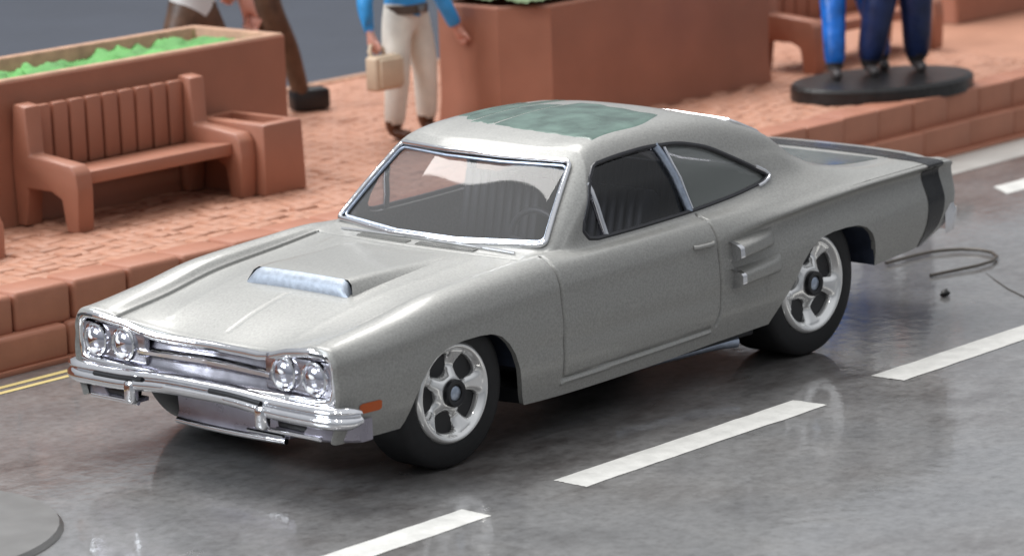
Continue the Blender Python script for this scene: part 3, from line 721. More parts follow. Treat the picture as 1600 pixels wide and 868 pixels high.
# grooves and small relief, as real displacement of the skin
def groove(dist, w, depth): return -depth * np.exp(-(dist / w) ** 2)
X, Y, Z = SK[..., 0], SK[..., 1], SK[..., 2]
disp = np.zeros_like(X)
front_cut = 1.19 + .02 * (1.3 - Z); rear_cut = 3.10 + .02 * np.clip((1.35 - Z) / .6, 0, 1) - .13 * np.clip((.72 - Z) / .3, 0, 1) ** 2
side = VV > 4.0
disp += np.where(side & (Z > .455), groove(X - front_cut, .012, .028), 0) + np.where(side & (Z > .50), groove(X - rear_cut, .012, .028), 0)
sill = .445 + .030 * (X - 1.2)
disp += np.where(side & (X > 1.17) & (X < 3.0), groove(Z - sill, .012, .022), 0)
led = np.clip((sill - .008 - Z) / .02, 0, 1) * np.clip((Z - (sill - .05)) / .015, 0, 1) * ((X > 1.16) & (X < 3.0) & side)
disp += .012 * led
disp += np.where((SS < 1.12), groove((VV - 2.02) * .12, .010, .018), 0)              # hood side gap
hood_rear = groove(SS - 1.13, .010, .014) * (VV < 2.02); disp += np.where(SS < 1.3, hood_rear, 0)
ridge = .010 * np.exp(-((Y - (.72 + .05 * X)) / .035) ** 2) * ((SS > -.95) & (SS < 1.05) & (VV < 2)); disp += .25 * ridge
disp += groove(Y, .012, .006) * ((SS < -.28) & (SS > -1.0) & (VV < 2))
disp += np.where((SS > 4.98) & (SS < 6.15) & (VV < 2.05), groove((VV - 1.93) * .5, .012, .014), 0)   # trunk lid gap
disp += np.where((VV < 1.95) & (SS > 4.5), groove(SS - 4.98, .012, .012), 0)
# faint body crease through the lower side, with hollow below it
disp += -.010 * np.exp(-((Z - .74) / .07) ** 2) * side * ((X > .80) & (X < 3.7))
SK = SK + NR * disp[..., None]
SK[:, 0, 1] = 0
# ---- window openings
def poly_sdf(px, py, poly):
    poly = np.array(poly); n = len(poly); d = np.full(px.shape, 1e9); ins = np.zeros(px.shape, bool)
    for i in range(n):
        a, b = poly[i], poly[(i + 1) % n]; ex, ey = b - a; wx, wy = px - a[0], py - a[1]
        t = np.clip((wx * ex + wy * ey) / (ex * ex + ey * ey + 1e-12), 0, 1); d = np.minimum(d, (wx - ex * t) ** 2 + (wy - ey * t) ** 2)
        c = (a[1] > py) != (b[1] > py)
        with np.errstate(divide='ignore', invalid='ignore'): xi = (b[0] - a[0]) * (py - a[1]) / (b[1] - a[1] + 1e-15) + a[0]
        ins ^= c & (px < xi)
    return np.sqrt(d) * np.where(ins, -1, 1)
def smooth_poly(pts, it=2):
    P = np.array(pts, float)
    for _ in range(it):
        Q = np.roll(P, -1, 0); P = np.stack([.82 * P + .18 * Q, .18 * P + .82 * Q], 1).reshape(-1, 2)
    return P
DLO = smooth_poly([(1.70, 1.385), (2.04, 1.915), (2.35, 1.945), (2.75, 1.962), (3.15, 1.94), (3.48, 1.86), (3.80, 1.71), (4.11, 1.55), (4.03, 1.512), (3.6, 1.452), (3.05, 1.412), (2.4, 1.392)], 2)
WSH = smooth_poly([(.085, -2.2), (.085, 1.93), (.90, 1.90), (.90, -2.2)], 0)
# windshield and backlight outlines live in (t, v)
TW = (SS - su[8]) / (su[9] - su[8]); TB = (SS - 3.95) / 1.0
def round_rect(a, b, c, d, r):
    out = []
    for (cx, cy, a0) in ((a + r, -b + r * 2.4, 180), (a + r, b - r * 2.4, 90), (c - r, d - r * 2.4, 0), (c - r, -d + r * 2.4, -90)):
        for k in range(6):
            an = math.radians(a0 + (90 - 18 * k if False else 0)); t = k / 5
            st = {180: (PI * 1.5, PI), 90: (PI, PI / 2), 0: (PI / 2, 0), -90: (0, -PI / 2)}[a0]; g = st[0] + (st[1] - st[0]) * t
            out.append((cx + r * math.cos(g), cy + r * 2.4 * math.sin(g)))
    return np.array(out)
wpoly = round_rect(.02, 1.93, .86, 1.90, .05)
bpoly = round_rect(.06, 1.84, .88, 1.80, .05)
BIG = 9.0
phi_d = np.where((VV > 1.9) & (VV < 4.05) & (SS > 1.5), poly_sdf(X, Z, DLO), BIG)
phi_w = np.where((VV < 2.05) & (TW > -.1) & (TW < 1.1), poly_sdf(TW * .75, VV * .5, wpoly * np.array([.75, .5])), BIG)
phi_b = np.where((VV < 2.05) & (TB > -.1) & (TB < 1.1), poly_sdf(TB * .95, VV * .5, bpoly * np.array([.95, .5])), BIG)
def snap(P, phi):
    P = P.copy(); phi = phi.copy(); best = {}
    for ax in (0, 1):
        a = phi[:-1] if ax == 0 else phi[:, :-1]; b = phi[1:] if ax == 0 else phi[:, 1:]
        I, J = np.where((a * b < 0) & (np.abs(a) < 1) & (np.abs(b) < 1))
        for i, j in zip(I, J):
            q = (i + 1, j) if ax == 0 else (i, j + 1); fa, fb = phi[i, j], phi[q]; t = fa / (fa - fb)
            tgt = P[i, j] + (P[q] - P[i, j]) * t
            v, d = ((i, j), t) if t < .5 else (q, 1 - t)
            if v not in best or d < best[v][0]: best[v] = (d, tgt)
    for v, (d, tgt) in best.items(): P[v] = tgt; phi[v] = 0
    return P, phi
PH = np.full_like(X, BIG); SN = SK
for ph in (phi_d, phi_w, phi_b):
    SN, ph2 = snap(SN, ph); PH = np.minimum(PH, np.where(np.abs(ph2) < BIG - 1, ph2, BIG))
def half_faces(keep):
    """faces of the half grid, quads where all inside, triangles at the outline; returns (kept, removed)"""
    K, Rm = [], []
    idx = np.arange(NI * NJ).reshape(NI, NJ)
    qi = np.stack([idx[:-1, :-1], idx[1:, :-1], idx[1:, 1:], idx[:-1, 1:]], -1).reshape(-1, 4)
    f = PH.reshape(-1)[qi]; e = 1e-7
    allout = (f >= -e).all(1); allin = (f <= e).all(1) & ~((np.abs(f) <= e).all(1))
    K = [tuple(q) for q in qi[allout]]; Rm = [tuple(q) for q in qi[allin & ~allout]]
    for q, g in zip(qi[~allout & ~allin], f[~allout & ~allin]):
        z = [k for k in range(4) if abs(g[k]) <= e]
        tris = ((q[0], q[1], q[2]), (q[0], q[2], q[3])) if (0 in z and 2 in z) or not (1 in z and 3 in z) else ((q[0], q[1], q[3]), (q[1], q[2], q[3]))
        for t in tris:
            (Rm if min(PH.reshape(-1)[list(t)]) < -e else K).append(tuple(t))
    return K, Rm
KEEP, REM = half_faces(None)
FLAT = SN.reshape(-1, 3); NFL = normals(SK).reshape(-1, 3); sF = SS.reshape(-1); vF = VV.reshape(-1); XF = FLAT[:, 0]; ZF = FLAT[:, 2]
def mirror_mesh(name, faces, m, parent=None, offset=0.0, sides=(1, -1), thick=None, smooth=180, sharp=None):
    used = np.unique(np.concatenate([np.array(f) for f in faces])); mp = -np.ones(len(FLAT), int); mp[used] = np.arange(len(used))
    V0 = FLAT[used] + NFL[used] * offset; V = []; F = []; 
    for sd in sides:
        o0 = len(V)
        V += [(p[0], p[1] * sd, p[2]) for p in V0]
        F += [tuple(o0 + mp[list(f)])[::(-1 if sd < 0 else 1)] for f in faces]
    bm = bmesh.new(); vs = [bm.verts.new(v) for v in V]
    for f in F:
        try: bm.faces.new([vs[i] for i in f])
        except ValueError: pass
    if len(sides) == 2: bmesh.ops.remove_doubles(bm, verts=[v for v in bm.verts if abs(v.co.y) < 1e-5], dist=2e-5)
    me = bpy.data.meshes.new(name); bm.to_mesh(me); bm.free()
    o = link(name, me, m, parent, smooth)
    if thick:
        md = o.modifiers.new('solid', 'SOLIDIFY'); md.thickness = thick; md.offset = -1; md.use_rim = True
        dg = bpy.context.evaluated_depsgraph_get(); me2 = bpy.data.meshes.new_from_object(o.evaluated_get(dg)); o.modifiers.clear(); o.data = me2
        me2.set_sharp_from_angle(angle=math.radians(42))
    return o
def fc(f): return (np.mean(XF[list(f)]), np.mean(ZF[list(f)]), np.mean(vF[list(f)]), np.mean(sF[list(f)]))
door, rest = [], []
fcut = lambda z: 1.19 + .02 * (1.3 - z); rcut = lambda z: 3.10 + .02 * min(max((1.35 - z) / .6, 0), 1) - .13 * min(max((.72 - z) / .3, 0), 1) ** 2
for f in KEEP:
    x, z, v, s = fc(f)
    (door if (v > 4.0 and fcut(z) < x < rcut(z) and z > .445 + .030 * (x - 1.2)) else rest).append(f)
hood = [f for f in rest if fc(f)[2] < 2.02 and fc(f)[3] < 1.13 and fc(f)[3] > -1.30]
hs = set(hood); rest = [f for f in rest if f not in hs]
body = mirror_mesh('body', rest, 'paint', CAR, thick=.045)
mirror_mesh('hood', hood, 'paint', CAR, thick=.04)
for sd in (-1, 1): mirror_mesh('door', door, 'paint', CAR, sides=(sd,), thick=.04)
# glass panes are the very faces taken out, set a little inside
gl_d = [f for f in REM if np.mean(vF[list(f)]) > 1.9 and np.mean(sF[list(f)]) > 1.5 and PH.reshape(-1)[list(f)].min() < BIG and not (np.mean(vF[list(f)]) < 2.05 and (1.40 < np.mean(sF[list(f)]) < 2.0 or 3.95 < np.mean(sF[list(f)]) < 4.95) and phi_d.reshape(-1)[list(f)].min() > 1)]
gset = set(gl_d); oth = [f for f in REM if f not in gset]
gl_w = [f for f in oth if np.mean(sF[list(f)]) < 2.5]; gl_b = [f for f in oth if np.mean(sF[list(f)]) > 3]
mirror_mesh('windshield', gl_w, 'glass', CAR, offset=-.03)
mirror_mesh('rear_window', gl_b, 'dark_glass', CAR, offset=-.03)
post_x = 3.0
q_d = [f for f in gl_d if fc(f)[0] > 3.03]; f_d = [f for f in gl_d if fc(f)[0] <= 3.03]
for sd in (-1, 1):
    mirror_mesh('side_window', f_d, 'tint_glass', CAR, offset=-.035, sides=(sd,))
    mirror_mesh('quarter_window', q_d, 'grey_glass', CAR, offset=-.03, sides=(sd,))
# ---- trims that follow the outlines
def surf_tv(s, v):
    """point on the skin for station s and |v|, mirrored by the sign of v"""
    P = section(control(np.array([s])), np.array([abs(v)]))[0, 0]; return np.array([P[0], P[1] * (1 if v >= 0 else -1), P[2]])
wp = [surf_tv(su[8] + t * (su[9] - su[8]), v) + np.array([-.012, 0, .006]) for t, v in smooth_poly(np.concatenate([np.linspace(a, b, 12, endpoint=False) for a, b in zip(wpoly, np.roll(wpoly, -1, 0))]), 0)]
wp = wp[::4]
tube('windshield_trim', wp, .021, 'chrome', CAR, 8, True)
wpoly2 = round_rect(.06, 1.86, .815, 1.83, .05)
wp2 = [surf_tv(su[8] + t * (su[9] - su[8]), v) + np.array([.006, 0, -.010]) for t, v in np.concatenate([np.linspace(a, b, 12, endpoint=False) for a, b in zip(wpoly2, np.roll(wpoly2, -1, 0))])][::4]
tube('windshield_gasket', wp2, .013, 'satin_chrome', CAR, 6, True)
bp_ = [surf_tv(3.95 + t * 1.0, v) + np.array([.004, 0, .004]) for t, v in np.concatenate([np.linspace(a, b, 12, endpoint=False) for a, b in zip(bpoly, np.roll(bpoly, -1, 0))])][::4]
tube('rear_window_trim', bp_, .018, 'chrome', CAR, 6, True)
# side outline: interpolate y on the skin
bvh = BVHTree.FromPolygons([tuple(v) for v in SK.reshape(-1, 3)], [tuple(int(a) for a in (i * NJ + j, (i + 1) * NJ + j, (i + 1) * NJ + j + 1, i * NJ + j + 1)) for i in range(NI - 1) for j in range(NJ - 1)])
def side_y(x, z, default=1.45):
    h = bvh.ray_cast(Vector((x, 4, z)), Vector((0, -1, 0))); return h[0].y if h[0] is not None else default
def top_z(x, y, default=1.3):
    h = bvh.ray_cast(Vector((x, abs(y), 5)), Vector((0, 0, -1))); return h[0].z if h[0] is not None else default
dl = [(x, side_y(x, z), z) for x, z in np.concatenate([np.linspace(a, b, 4, endpoint=False) for a, b in zip(DLO, np.roll(DLO, -1, 0))])]
for sd in (-1, 1):
    tube('window_trim', [(x, sd * (y - .006), z) for x, y, z in dl], .019, 'gasket', CAR, 6, True)
    sill_pts = [(x, sd * (side_y(x, z) + .004), z) for x, z in [(3.92, 1.487), (4.0, 1.500), (4.085, 1.525), (4.115, 1.55), (4.08, 1.585), (3.98, 1.635)]]
    tube('window_sill', sill_pts, .018, 'chrome', CAR, 8)
    def post(name, pts, rad, m):
        tube(name, [(x, sd * (side_y(x, z) - .02), z) for x, z in pts], rad, m, CAR, 8)
    post('vent_post', [(2.03, 1.39), (2.015, 1.5), (1.99, 1.62), (1.97, 1.74), (1.955, 1.80)], .028, 'chrome')
    post('window_post', [(3.06, 1.41), (3.03, 1.56), (2.98, 1.72), (2.92, 1.87), (2.88, 1.96)], .034, 'satin_chrome')
    post('window_post', [(3.10, 1.41), (3.08, 1.55), (3.05, 1.68), (3.01, 1.80), (2.98, 1.95)], .017, 'chrome')
# ---- tail: closing panel, lamps, stripe
end = [tuple(SN[-1, j]) for j in range(NJ)]; loop = end + [(x, -y, z) for x, y, z in end[::-1][:-1]]
bm = bmesh.new(); L1 = [bm.verts.new((p[0] - .02, p[1] * .985, p[2] - (.01 if p[2] > 1.2 else -.0))) for p in loop]; bm.faces.new(L1)
from_bm('tail_panel', bm, 'black', CAR, None)
band = [f for f in rest if 6.02 < fc(f)[3] - .05 * (fc(f)[2] < 2.2) < 6.31 and fc(f)[3] > 5.5]
mirror_mesh('tail_stripe', band, 'stripe', CAR, offset=.005)
for sd in (-1, 1):
    box('tail_lamp', (6.585, sd * .78, 1.10), (.05, .72, .13), 'red', CAR, .015)
# ---- green reflection painted on the roof as thin streaky strips
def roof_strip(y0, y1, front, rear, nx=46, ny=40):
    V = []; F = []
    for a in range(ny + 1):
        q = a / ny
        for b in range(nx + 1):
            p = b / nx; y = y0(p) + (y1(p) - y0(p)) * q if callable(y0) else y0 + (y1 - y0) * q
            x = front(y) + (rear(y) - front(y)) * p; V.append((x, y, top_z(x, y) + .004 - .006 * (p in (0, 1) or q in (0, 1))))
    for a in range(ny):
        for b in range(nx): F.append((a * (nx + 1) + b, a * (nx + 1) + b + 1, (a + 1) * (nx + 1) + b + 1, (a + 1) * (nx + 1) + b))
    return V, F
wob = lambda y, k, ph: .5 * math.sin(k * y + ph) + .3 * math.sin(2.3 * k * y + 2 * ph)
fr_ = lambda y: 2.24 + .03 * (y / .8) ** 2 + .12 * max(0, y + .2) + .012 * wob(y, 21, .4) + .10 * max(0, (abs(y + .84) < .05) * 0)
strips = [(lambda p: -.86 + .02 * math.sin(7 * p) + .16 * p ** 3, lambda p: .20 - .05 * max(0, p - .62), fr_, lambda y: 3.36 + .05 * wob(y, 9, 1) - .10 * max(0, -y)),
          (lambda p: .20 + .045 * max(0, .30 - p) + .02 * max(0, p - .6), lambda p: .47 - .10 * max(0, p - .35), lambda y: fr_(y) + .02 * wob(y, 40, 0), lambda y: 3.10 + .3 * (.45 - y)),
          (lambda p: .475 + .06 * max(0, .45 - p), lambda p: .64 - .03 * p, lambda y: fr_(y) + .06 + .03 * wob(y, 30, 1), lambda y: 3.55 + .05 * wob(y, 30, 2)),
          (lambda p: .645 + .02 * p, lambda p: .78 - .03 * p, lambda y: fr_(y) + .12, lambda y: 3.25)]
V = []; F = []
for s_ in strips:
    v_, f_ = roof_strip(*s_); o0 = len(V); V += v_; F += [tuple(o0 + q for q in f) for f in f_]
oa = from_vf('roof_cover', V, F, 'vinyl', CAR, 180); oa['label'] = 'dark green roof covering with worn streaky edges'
trunk = [f for f in rest if 5.03 < fc(f)[3] < 5.97 and fc(f)[2] < 1.95]  # dark reflection on the trunk lid, painted as a thin offset sheet
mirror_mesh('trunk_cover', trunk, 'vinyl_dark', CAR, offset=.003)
# ---- hood scoop
def hood_scoop():
    secs = []
    for t in np.linspace(0, 1, 14):
        x = -.165 + 1.17 * t; h = .112 * (1 - t) ** 1.25; wt = .50 - .03 * t; wb = .57 + .02 * t
        ys = np.linspace(-1, 1, 25); ring = []
        for q in ys:
            a = abs(q); prof = 1 - max(0, (a - .84) / .16) ** 2
            y = q * wb; zb = top_z(x, y); ring.append((x + .05 * prof * (1 if t == 0 else max(0, 1 - 6 * t)), y, zb - .012 + (h + .008) * prof))
        secs.append(ring)
    sc = loft('hood_scoop', secs, 'paint', CAR, cap=False, closed=False, smooth=50)
    # bright inlet across its front
    secs = []
    for k, (dx, dz) in enumerate(((.0, 0), (-.022, 0.004), (-.028, .5), (.012, 1.0), (.035, 1.0))):
        ring = []
        for q in np.linspace(-1, 1, 25):
            a = abs(q); prof = 1 - max(0, (a - .86) / .14) ** 2; y = q * (.565 - .045 * dz)
            ring.append((-.175 + dx + .03 * dz, y, top_z(-.175, y) - .008 + (.112 * prof + .006) * dz))
        secs.append(ring)
    loft('scoop_inlet', secs, 'scoop_grey', sc, cap=False, closed=False, smooth=60)
hood_scoop()
# wiper cowl: a ribbed vent strip below the glass
for y0 in (-.62, .05):
    V = []; F = []
    n = 22
    for k in range(n):
        y = y0 + .58 * k / n
        bmx = 1.10 + .04 * (abs(y) / .6) ** 2; z = top_z(bmx, y)
        tube_v, tube_f = tube_vf([(bmx - .045, y, z + .002), (bmx + .035, y + .012, top_z(bmx + .035, y) + .004)], .009, 5)
        o0 = len(V); V += tube_v; F += [tuple(o0 + q for q in f) for f in tube_f]
    from_vf('cowl_vent', V, F, 'paint', CAR, 60)
wv = [( 1.19 + .03 * (abs(y) / .9) ** 2, y, top_z(1.19 + .03 * (abs(y) / .9) ** 2, y) + .012) for y in np.linspace(-.95, -.1, 8)]
tube('wiper', wv, .010, 'chrome', CAR, 6)
tube('wiper', [(x, -y + .05 - .1, z) for x, y, z in wv][:7], .010, 'chrome', CAR, 6)
# ---- side scoops, handles, markers
for sd in (-1, 1):
    for zc_, ln in ((1.08, .56), (.862, .60)):
        secs = []
        for t in np.linspace(0, 1, 12):
            x = 3.27 + ln * t; h = .115 * (1 - t) ** .5 + .002; hh = .082 - .006 * t; cz = zc_ + (.035 if zc_ > 1 else .028) * t; ring = []
            for q in np.linspace(-1, 1, 15):
                a = abs(q); prof = (1 - max(0, (a - .35) / .65) ** 2.2); z = cz + q * hh
                ring.append((x, sd * (side_y(x, z) - .004 + h * prof), z))
            secs.append(ring)
        sc = loft('side_scoop', secs, 'paint', CAR, cap=False, closed=False, smooth=50)
        ring0 = secs[0]; inner = [(p[0] - .006, sd * (side_y(3.27, p[2]) - .01), p[2]) for p in ring0]; mid = [(p[0] - .034, (p[1] + sd * .004), p[2]) for p in ring0]
        loft('scoop_inlet', [[(p[0] + .02, p[1] + sd * .003, p[2]) for p in ring0], mid, inner], 'chrome', sc, cap=False, closed=False, smooth=50)
    hz = 1.185; hp = [(x, sd * (side_y(x, hz) + q), hz) for x, q in ((2.80, .0), (2.83, .022), (2.92, .026), (3.00, .024), (3.04, .0))]
    tube('door_handle', hp, .020, 'paint', CAR, 8)
    mk = []
    x0, x1, z0, z1 = -1.01, -.80, .625, .70
    V = []; n = 8
    for i in range(n + 1):
        for j in range(3):
            x = x0 + (x1 - x0) * i / n; z = z0 + (z1 - z0) * j / 2 + .01 * ((i in (0, n)) and (1 if j == 0 else -1 if j == 2 else 0)); V.append((x, sd * (side_y(x, z) + .006), z))
    F = [(i * 3 + j, (i + 1) * 3 + j, (i + 1) * 3 + j + 1, i * 3 + j + 1) for i in range(n) for j in range(2)]
    from_vf('side_marker', V, F, 'orange', CAR)
# ---- wheels
def wheel(cx, cy, r, rim_r, w, sd, rot):
    t = bpy.data.objects.new('wheel', None); COL.objects.link(t); t.parent = CAR; t.location = (cx, sd * cy, r)
    def S(prof): return [(a, b * sd) for a, b in prof]
    rr = rim_r + .012
    lathe('tyre', S([(rr - .06, -.02), (rr, .0), (rr + .02, .004), (r - .055, -.004), (r - .02, -.02), (r, -.06), (r, -w + .06), (r - .02, -w + .02), (r - .06, -w), (.05, -w), (.05, -w + .1)]), 'tyre', t, 72)
    rim = bpy.data.objects.new('rim', None)
    # polar face with five window holes
    NR_, NT = 44, 220
    R_ = np.linspace(.10, 1.0, NR_); A_ = np.linspace(0, 2 * PI, NT, endpoint=False)
    RR, AA = np.meshgrid(R_, A_, indexing='ij')
    ang = (AA - rot + PI / 5) % (2 * PI / 5) - PI / 5           # 0 at the middle of a window
    dist = RR * np.sin(PI / 5 - np.abs(ang))                    # distance to the nearest spoke's middle line
    hw = .130 + .13 * np.clip((RR - .5) / .4, 0, 1) ** 2
    def smax(*a):
        k = 26; return np.log(sum(np.exp(k * q) for q in a)) / k
    ph = smax(.37 - RR, RR - .79, hw - dist)
    yv = .028 - .075 * np.exp(-((RR - .80) / .10) ** 2) * 0 + np.where(RR > .86, .0, -.02) - .05 * np.clip((.80 - RR) / .25, 0, 1) * np.clip((RR - .30) / .2, 0, 1)
    rnd = np.clip(ph / .10, 0, 1); yv = yv - .030 * (1 - rnd) ** 2      # soft window edges
    lip = np.clip((RR - .84) / .16, 0, 1); yv = np.where(RR > .84, .012 + .022 * np.sin(lip * PI) - .02 * lip ** 3, yv)
    P = np.stack([RR * rim_r * np.cos(AA), sd * yv, RR * rim_r * np.sin(AA)], -1)
    Pc = np.concatenate([P, P[:, :1]], 1); phc = np.concatenate([ph, ph[:, :1]], 1)
    # snap outlines
    Q = Pc.copy(); p2 = phc.copy(); best = {}
    for ax in (0, 1):
        a = phc[:-1] if ax == 0 else phc[:, :-1]; b = phc[1:] if ax == 0 else phc[:, 1:]
        for i, j in zip(*np.where(a * b < 0)):
            q = (i + 1, j) if ax == 0 else (i, j + 1); tt = phc[i, j] / (phc[i, j] - phc[q]); tgt = Pc[i, j] + (Pc[q] - Pc[i, j]) * tt
            v, d = ((i, j), tt) if tt < .5 else (q, 1 - tt)
            if v not in best or d < best[v][0]: best[v] = (d, tgt)
    for v, (d, tgt) in best.items(): Q[v] = tgt; p2[v] = 0
    F = []; n = NT + 1
    for i in range(NR_ - 1):
        for j in range(NT):
            q = (i * n + j, (i + 1) * n + j, (i + 1) * n + j + 1, i * n + j + 1); g = p2.reshape(-1)[list(q)]
            if (g >= -1e-7).all(): F.append(q)
            else:
                for tr in ((q[0], q[1], q[2]), (q[0], q[2], q[3])):
                    if (p2.reshape(-1)[list(tr)] >= -1e-7).all(): F.append(tr)
    bm = bmesh.new(); vs = [bm.verts.new(p) for p in Q.reshape(-1, 3)]
    for f in F:
        try: bm.faces.new([vs[k] for k in f])
        except ValueError: pass
    bmesh.ops.delete(bm, geom=[v for v in bm.verts if not v.link_faces], context='VERTS'); bmesh.ops.remove_doubles(bm, verts=bm.verts, dist=1e-5)
    bnd = [e for e in bm.edges if e.is_boundary]; ex = bmesh.ops.extrude_edge_only(bm, edges=bnd)
    for v in [g for g in ex['geom'] if isinstance(g, bmesh.types.BMVert)]: v.co.y -= sd * .035
    from_bm('rim', bm, 'rim_metal', t, 50)
    lathe('wheel_well', S([(0, -.062), (rim_r * .86, -.062), (rim_r * .90, -.03)]), 'black', t, 40)
    hub = lathe('hub_cap', S([(.0, .042), (.048, .042), (.056, .036), (.060, .0), (.060, -.05)]), 'satin_chrome', t, 36)
    lathe('hub_ring', S([(.060, .044), (.072, .054), (.094, .054), (.104, .044), (.106, -.05)]), 'black', hub, 36)
    return t
for sd in (-1, 1):
    wheel(0, 1.385, .575, .388, .40, sd, math.radians(-31))
    wheel(4.4, 1.385, .612, .424, .56, sd, math.radians(-50))
# inner wheel housings: dark metal liners hanging inside each arch
cs = lambda a: math.copysign(abs(math.cos(a)) ** .55, math.cos(a))
sn = lambda a: math.copysign(abs(math.sin(a)) ** .62, math.sin(a))
for sd in (-1, 1):
    for cx, r, x1 in ((.12, .60, .70), (4.52, .69, 5.19)):
        secs = []
        for a in np.linspace(math.radians(3), math.radians(178), 30):
            secs.append([(cx + r * cs(a), sd * (1.425 if cx < 1 else 1.445), .55 + (.43 if cx < 1 else .50) * sn(a)), (cx + r * cs(a), sd * .86, .55 + (.43 if cx < 1 else .50) * sn(a))])
        bm = bmesh.new(); rows = [[bm.verts.new(p) for p in s] for s in secs]
        for a, b in zip(rows[:-1], rows[1:]): bm.faces.new((a[0], b[0], b[1], a[1]))
        from_bm('wheel_liner', bm, 'liner', CAR, 60)
# ---- base plate
extrude_poly('chassis', [(-.55, -.80), (-.5, -.80), (.75, -.80), (.85, -1.30), (3.7, -1.32), (3.8, -.78), (5.2, -.78), (5.2, .78), (3.8, .78), (3.7, 1.32), (.85, 1.30), (.75, .80), (-.5, .80), (-.55, .80)], 'z', .30, .42, 'black', CAR, .02)
for x, r in ((0, .575), (4.4, .612)): tube('axle', [(x, -1.3, r), (x, 1.3, r)], .04, 'bare_metal', CAR, 8)
tube('exhaust_pipe', [(2.2, -1.05, .26), (3.0, -1.15, .27), (3.35, -1.22, .28), (3.50, -1.30, .28)], .05, 'satin_chrome', CAR, 10)
# ---- interior
box('interior_floor', (2.7, 0, .50), (3.3, 2.3, .06), 'interior', CAR, .02)
extrude_poly('dashboard', [(1.25, 1.30), (1.45, 1.31), (1.62, 1.28), (1.72, 1.20), (1.70, .95), (1.25, .9)], 'y', -1.12, 1.12, 'dash', CAR, .03)
def seat(y, w, x):
    t = bpy.data.objects.new('seat', None); COL.objects.link(t); t.parent = CAR
    box('cushion', (x, y, .80), (.70, w, .22), 'interior', t, .05, 3)
    n = max(4, int(w / .085)); sw = w / n
    for k in range(n):
        bm = bmesh.new(); add_box(bm, (0, 0, 0), (.16, sw - .006, .78), .03, 2, Matrix.Rotation(.22, 3, 'Y'))
        for v in bm.verts: v.co += Vector((x + .42, y - w / 2 + (k + .5) * sw, 1.22))
        from_bm('back_rib', bm, 'interior', t)
    bx = box('backrest', (x + .50, y, 1.20), (.14, w - .02, .74), 'interior', t, .04, 2, Matrix.Rotation(.22, 3, 'Y'))
seat(-.55, .85, 2.35); seat(.55, .85, 2.35); seat(0, 1.9, 3.45)
t_ = [(1.93 - .10 * math.sin(a) * .4 + .06 * math.sin(a), -.55 + .27 * math.cos(a), 1.30 + .24 * math.sin(a)) for a in np.linspace(0, 2 * PI, 29)[:-1]]
sw_ = tube('steering_wheel', t_, .026, 'interior', CAR, 8, True)
tube('spoke', [(1.92, -.80, 1.30), (1.90, -.55, 1.28), (1.92, -.30, 1.30)], .02, 'interior', sw_, 6); tube('column', [(1.92, -.55, 1.29), (1.6, -.55, 1.15)], .03, 'interior', sw_, 8)
mr = box('rear_view_mirror', (2.02, 0, 1.90), (.03, .34, .085), 'satin_chrome', CAR, .012); tube('mirror_stem', [(2.02, 0, 1.92), (2.04, 0, 2.03)], .016, 'satin_chrome', mr, 6)
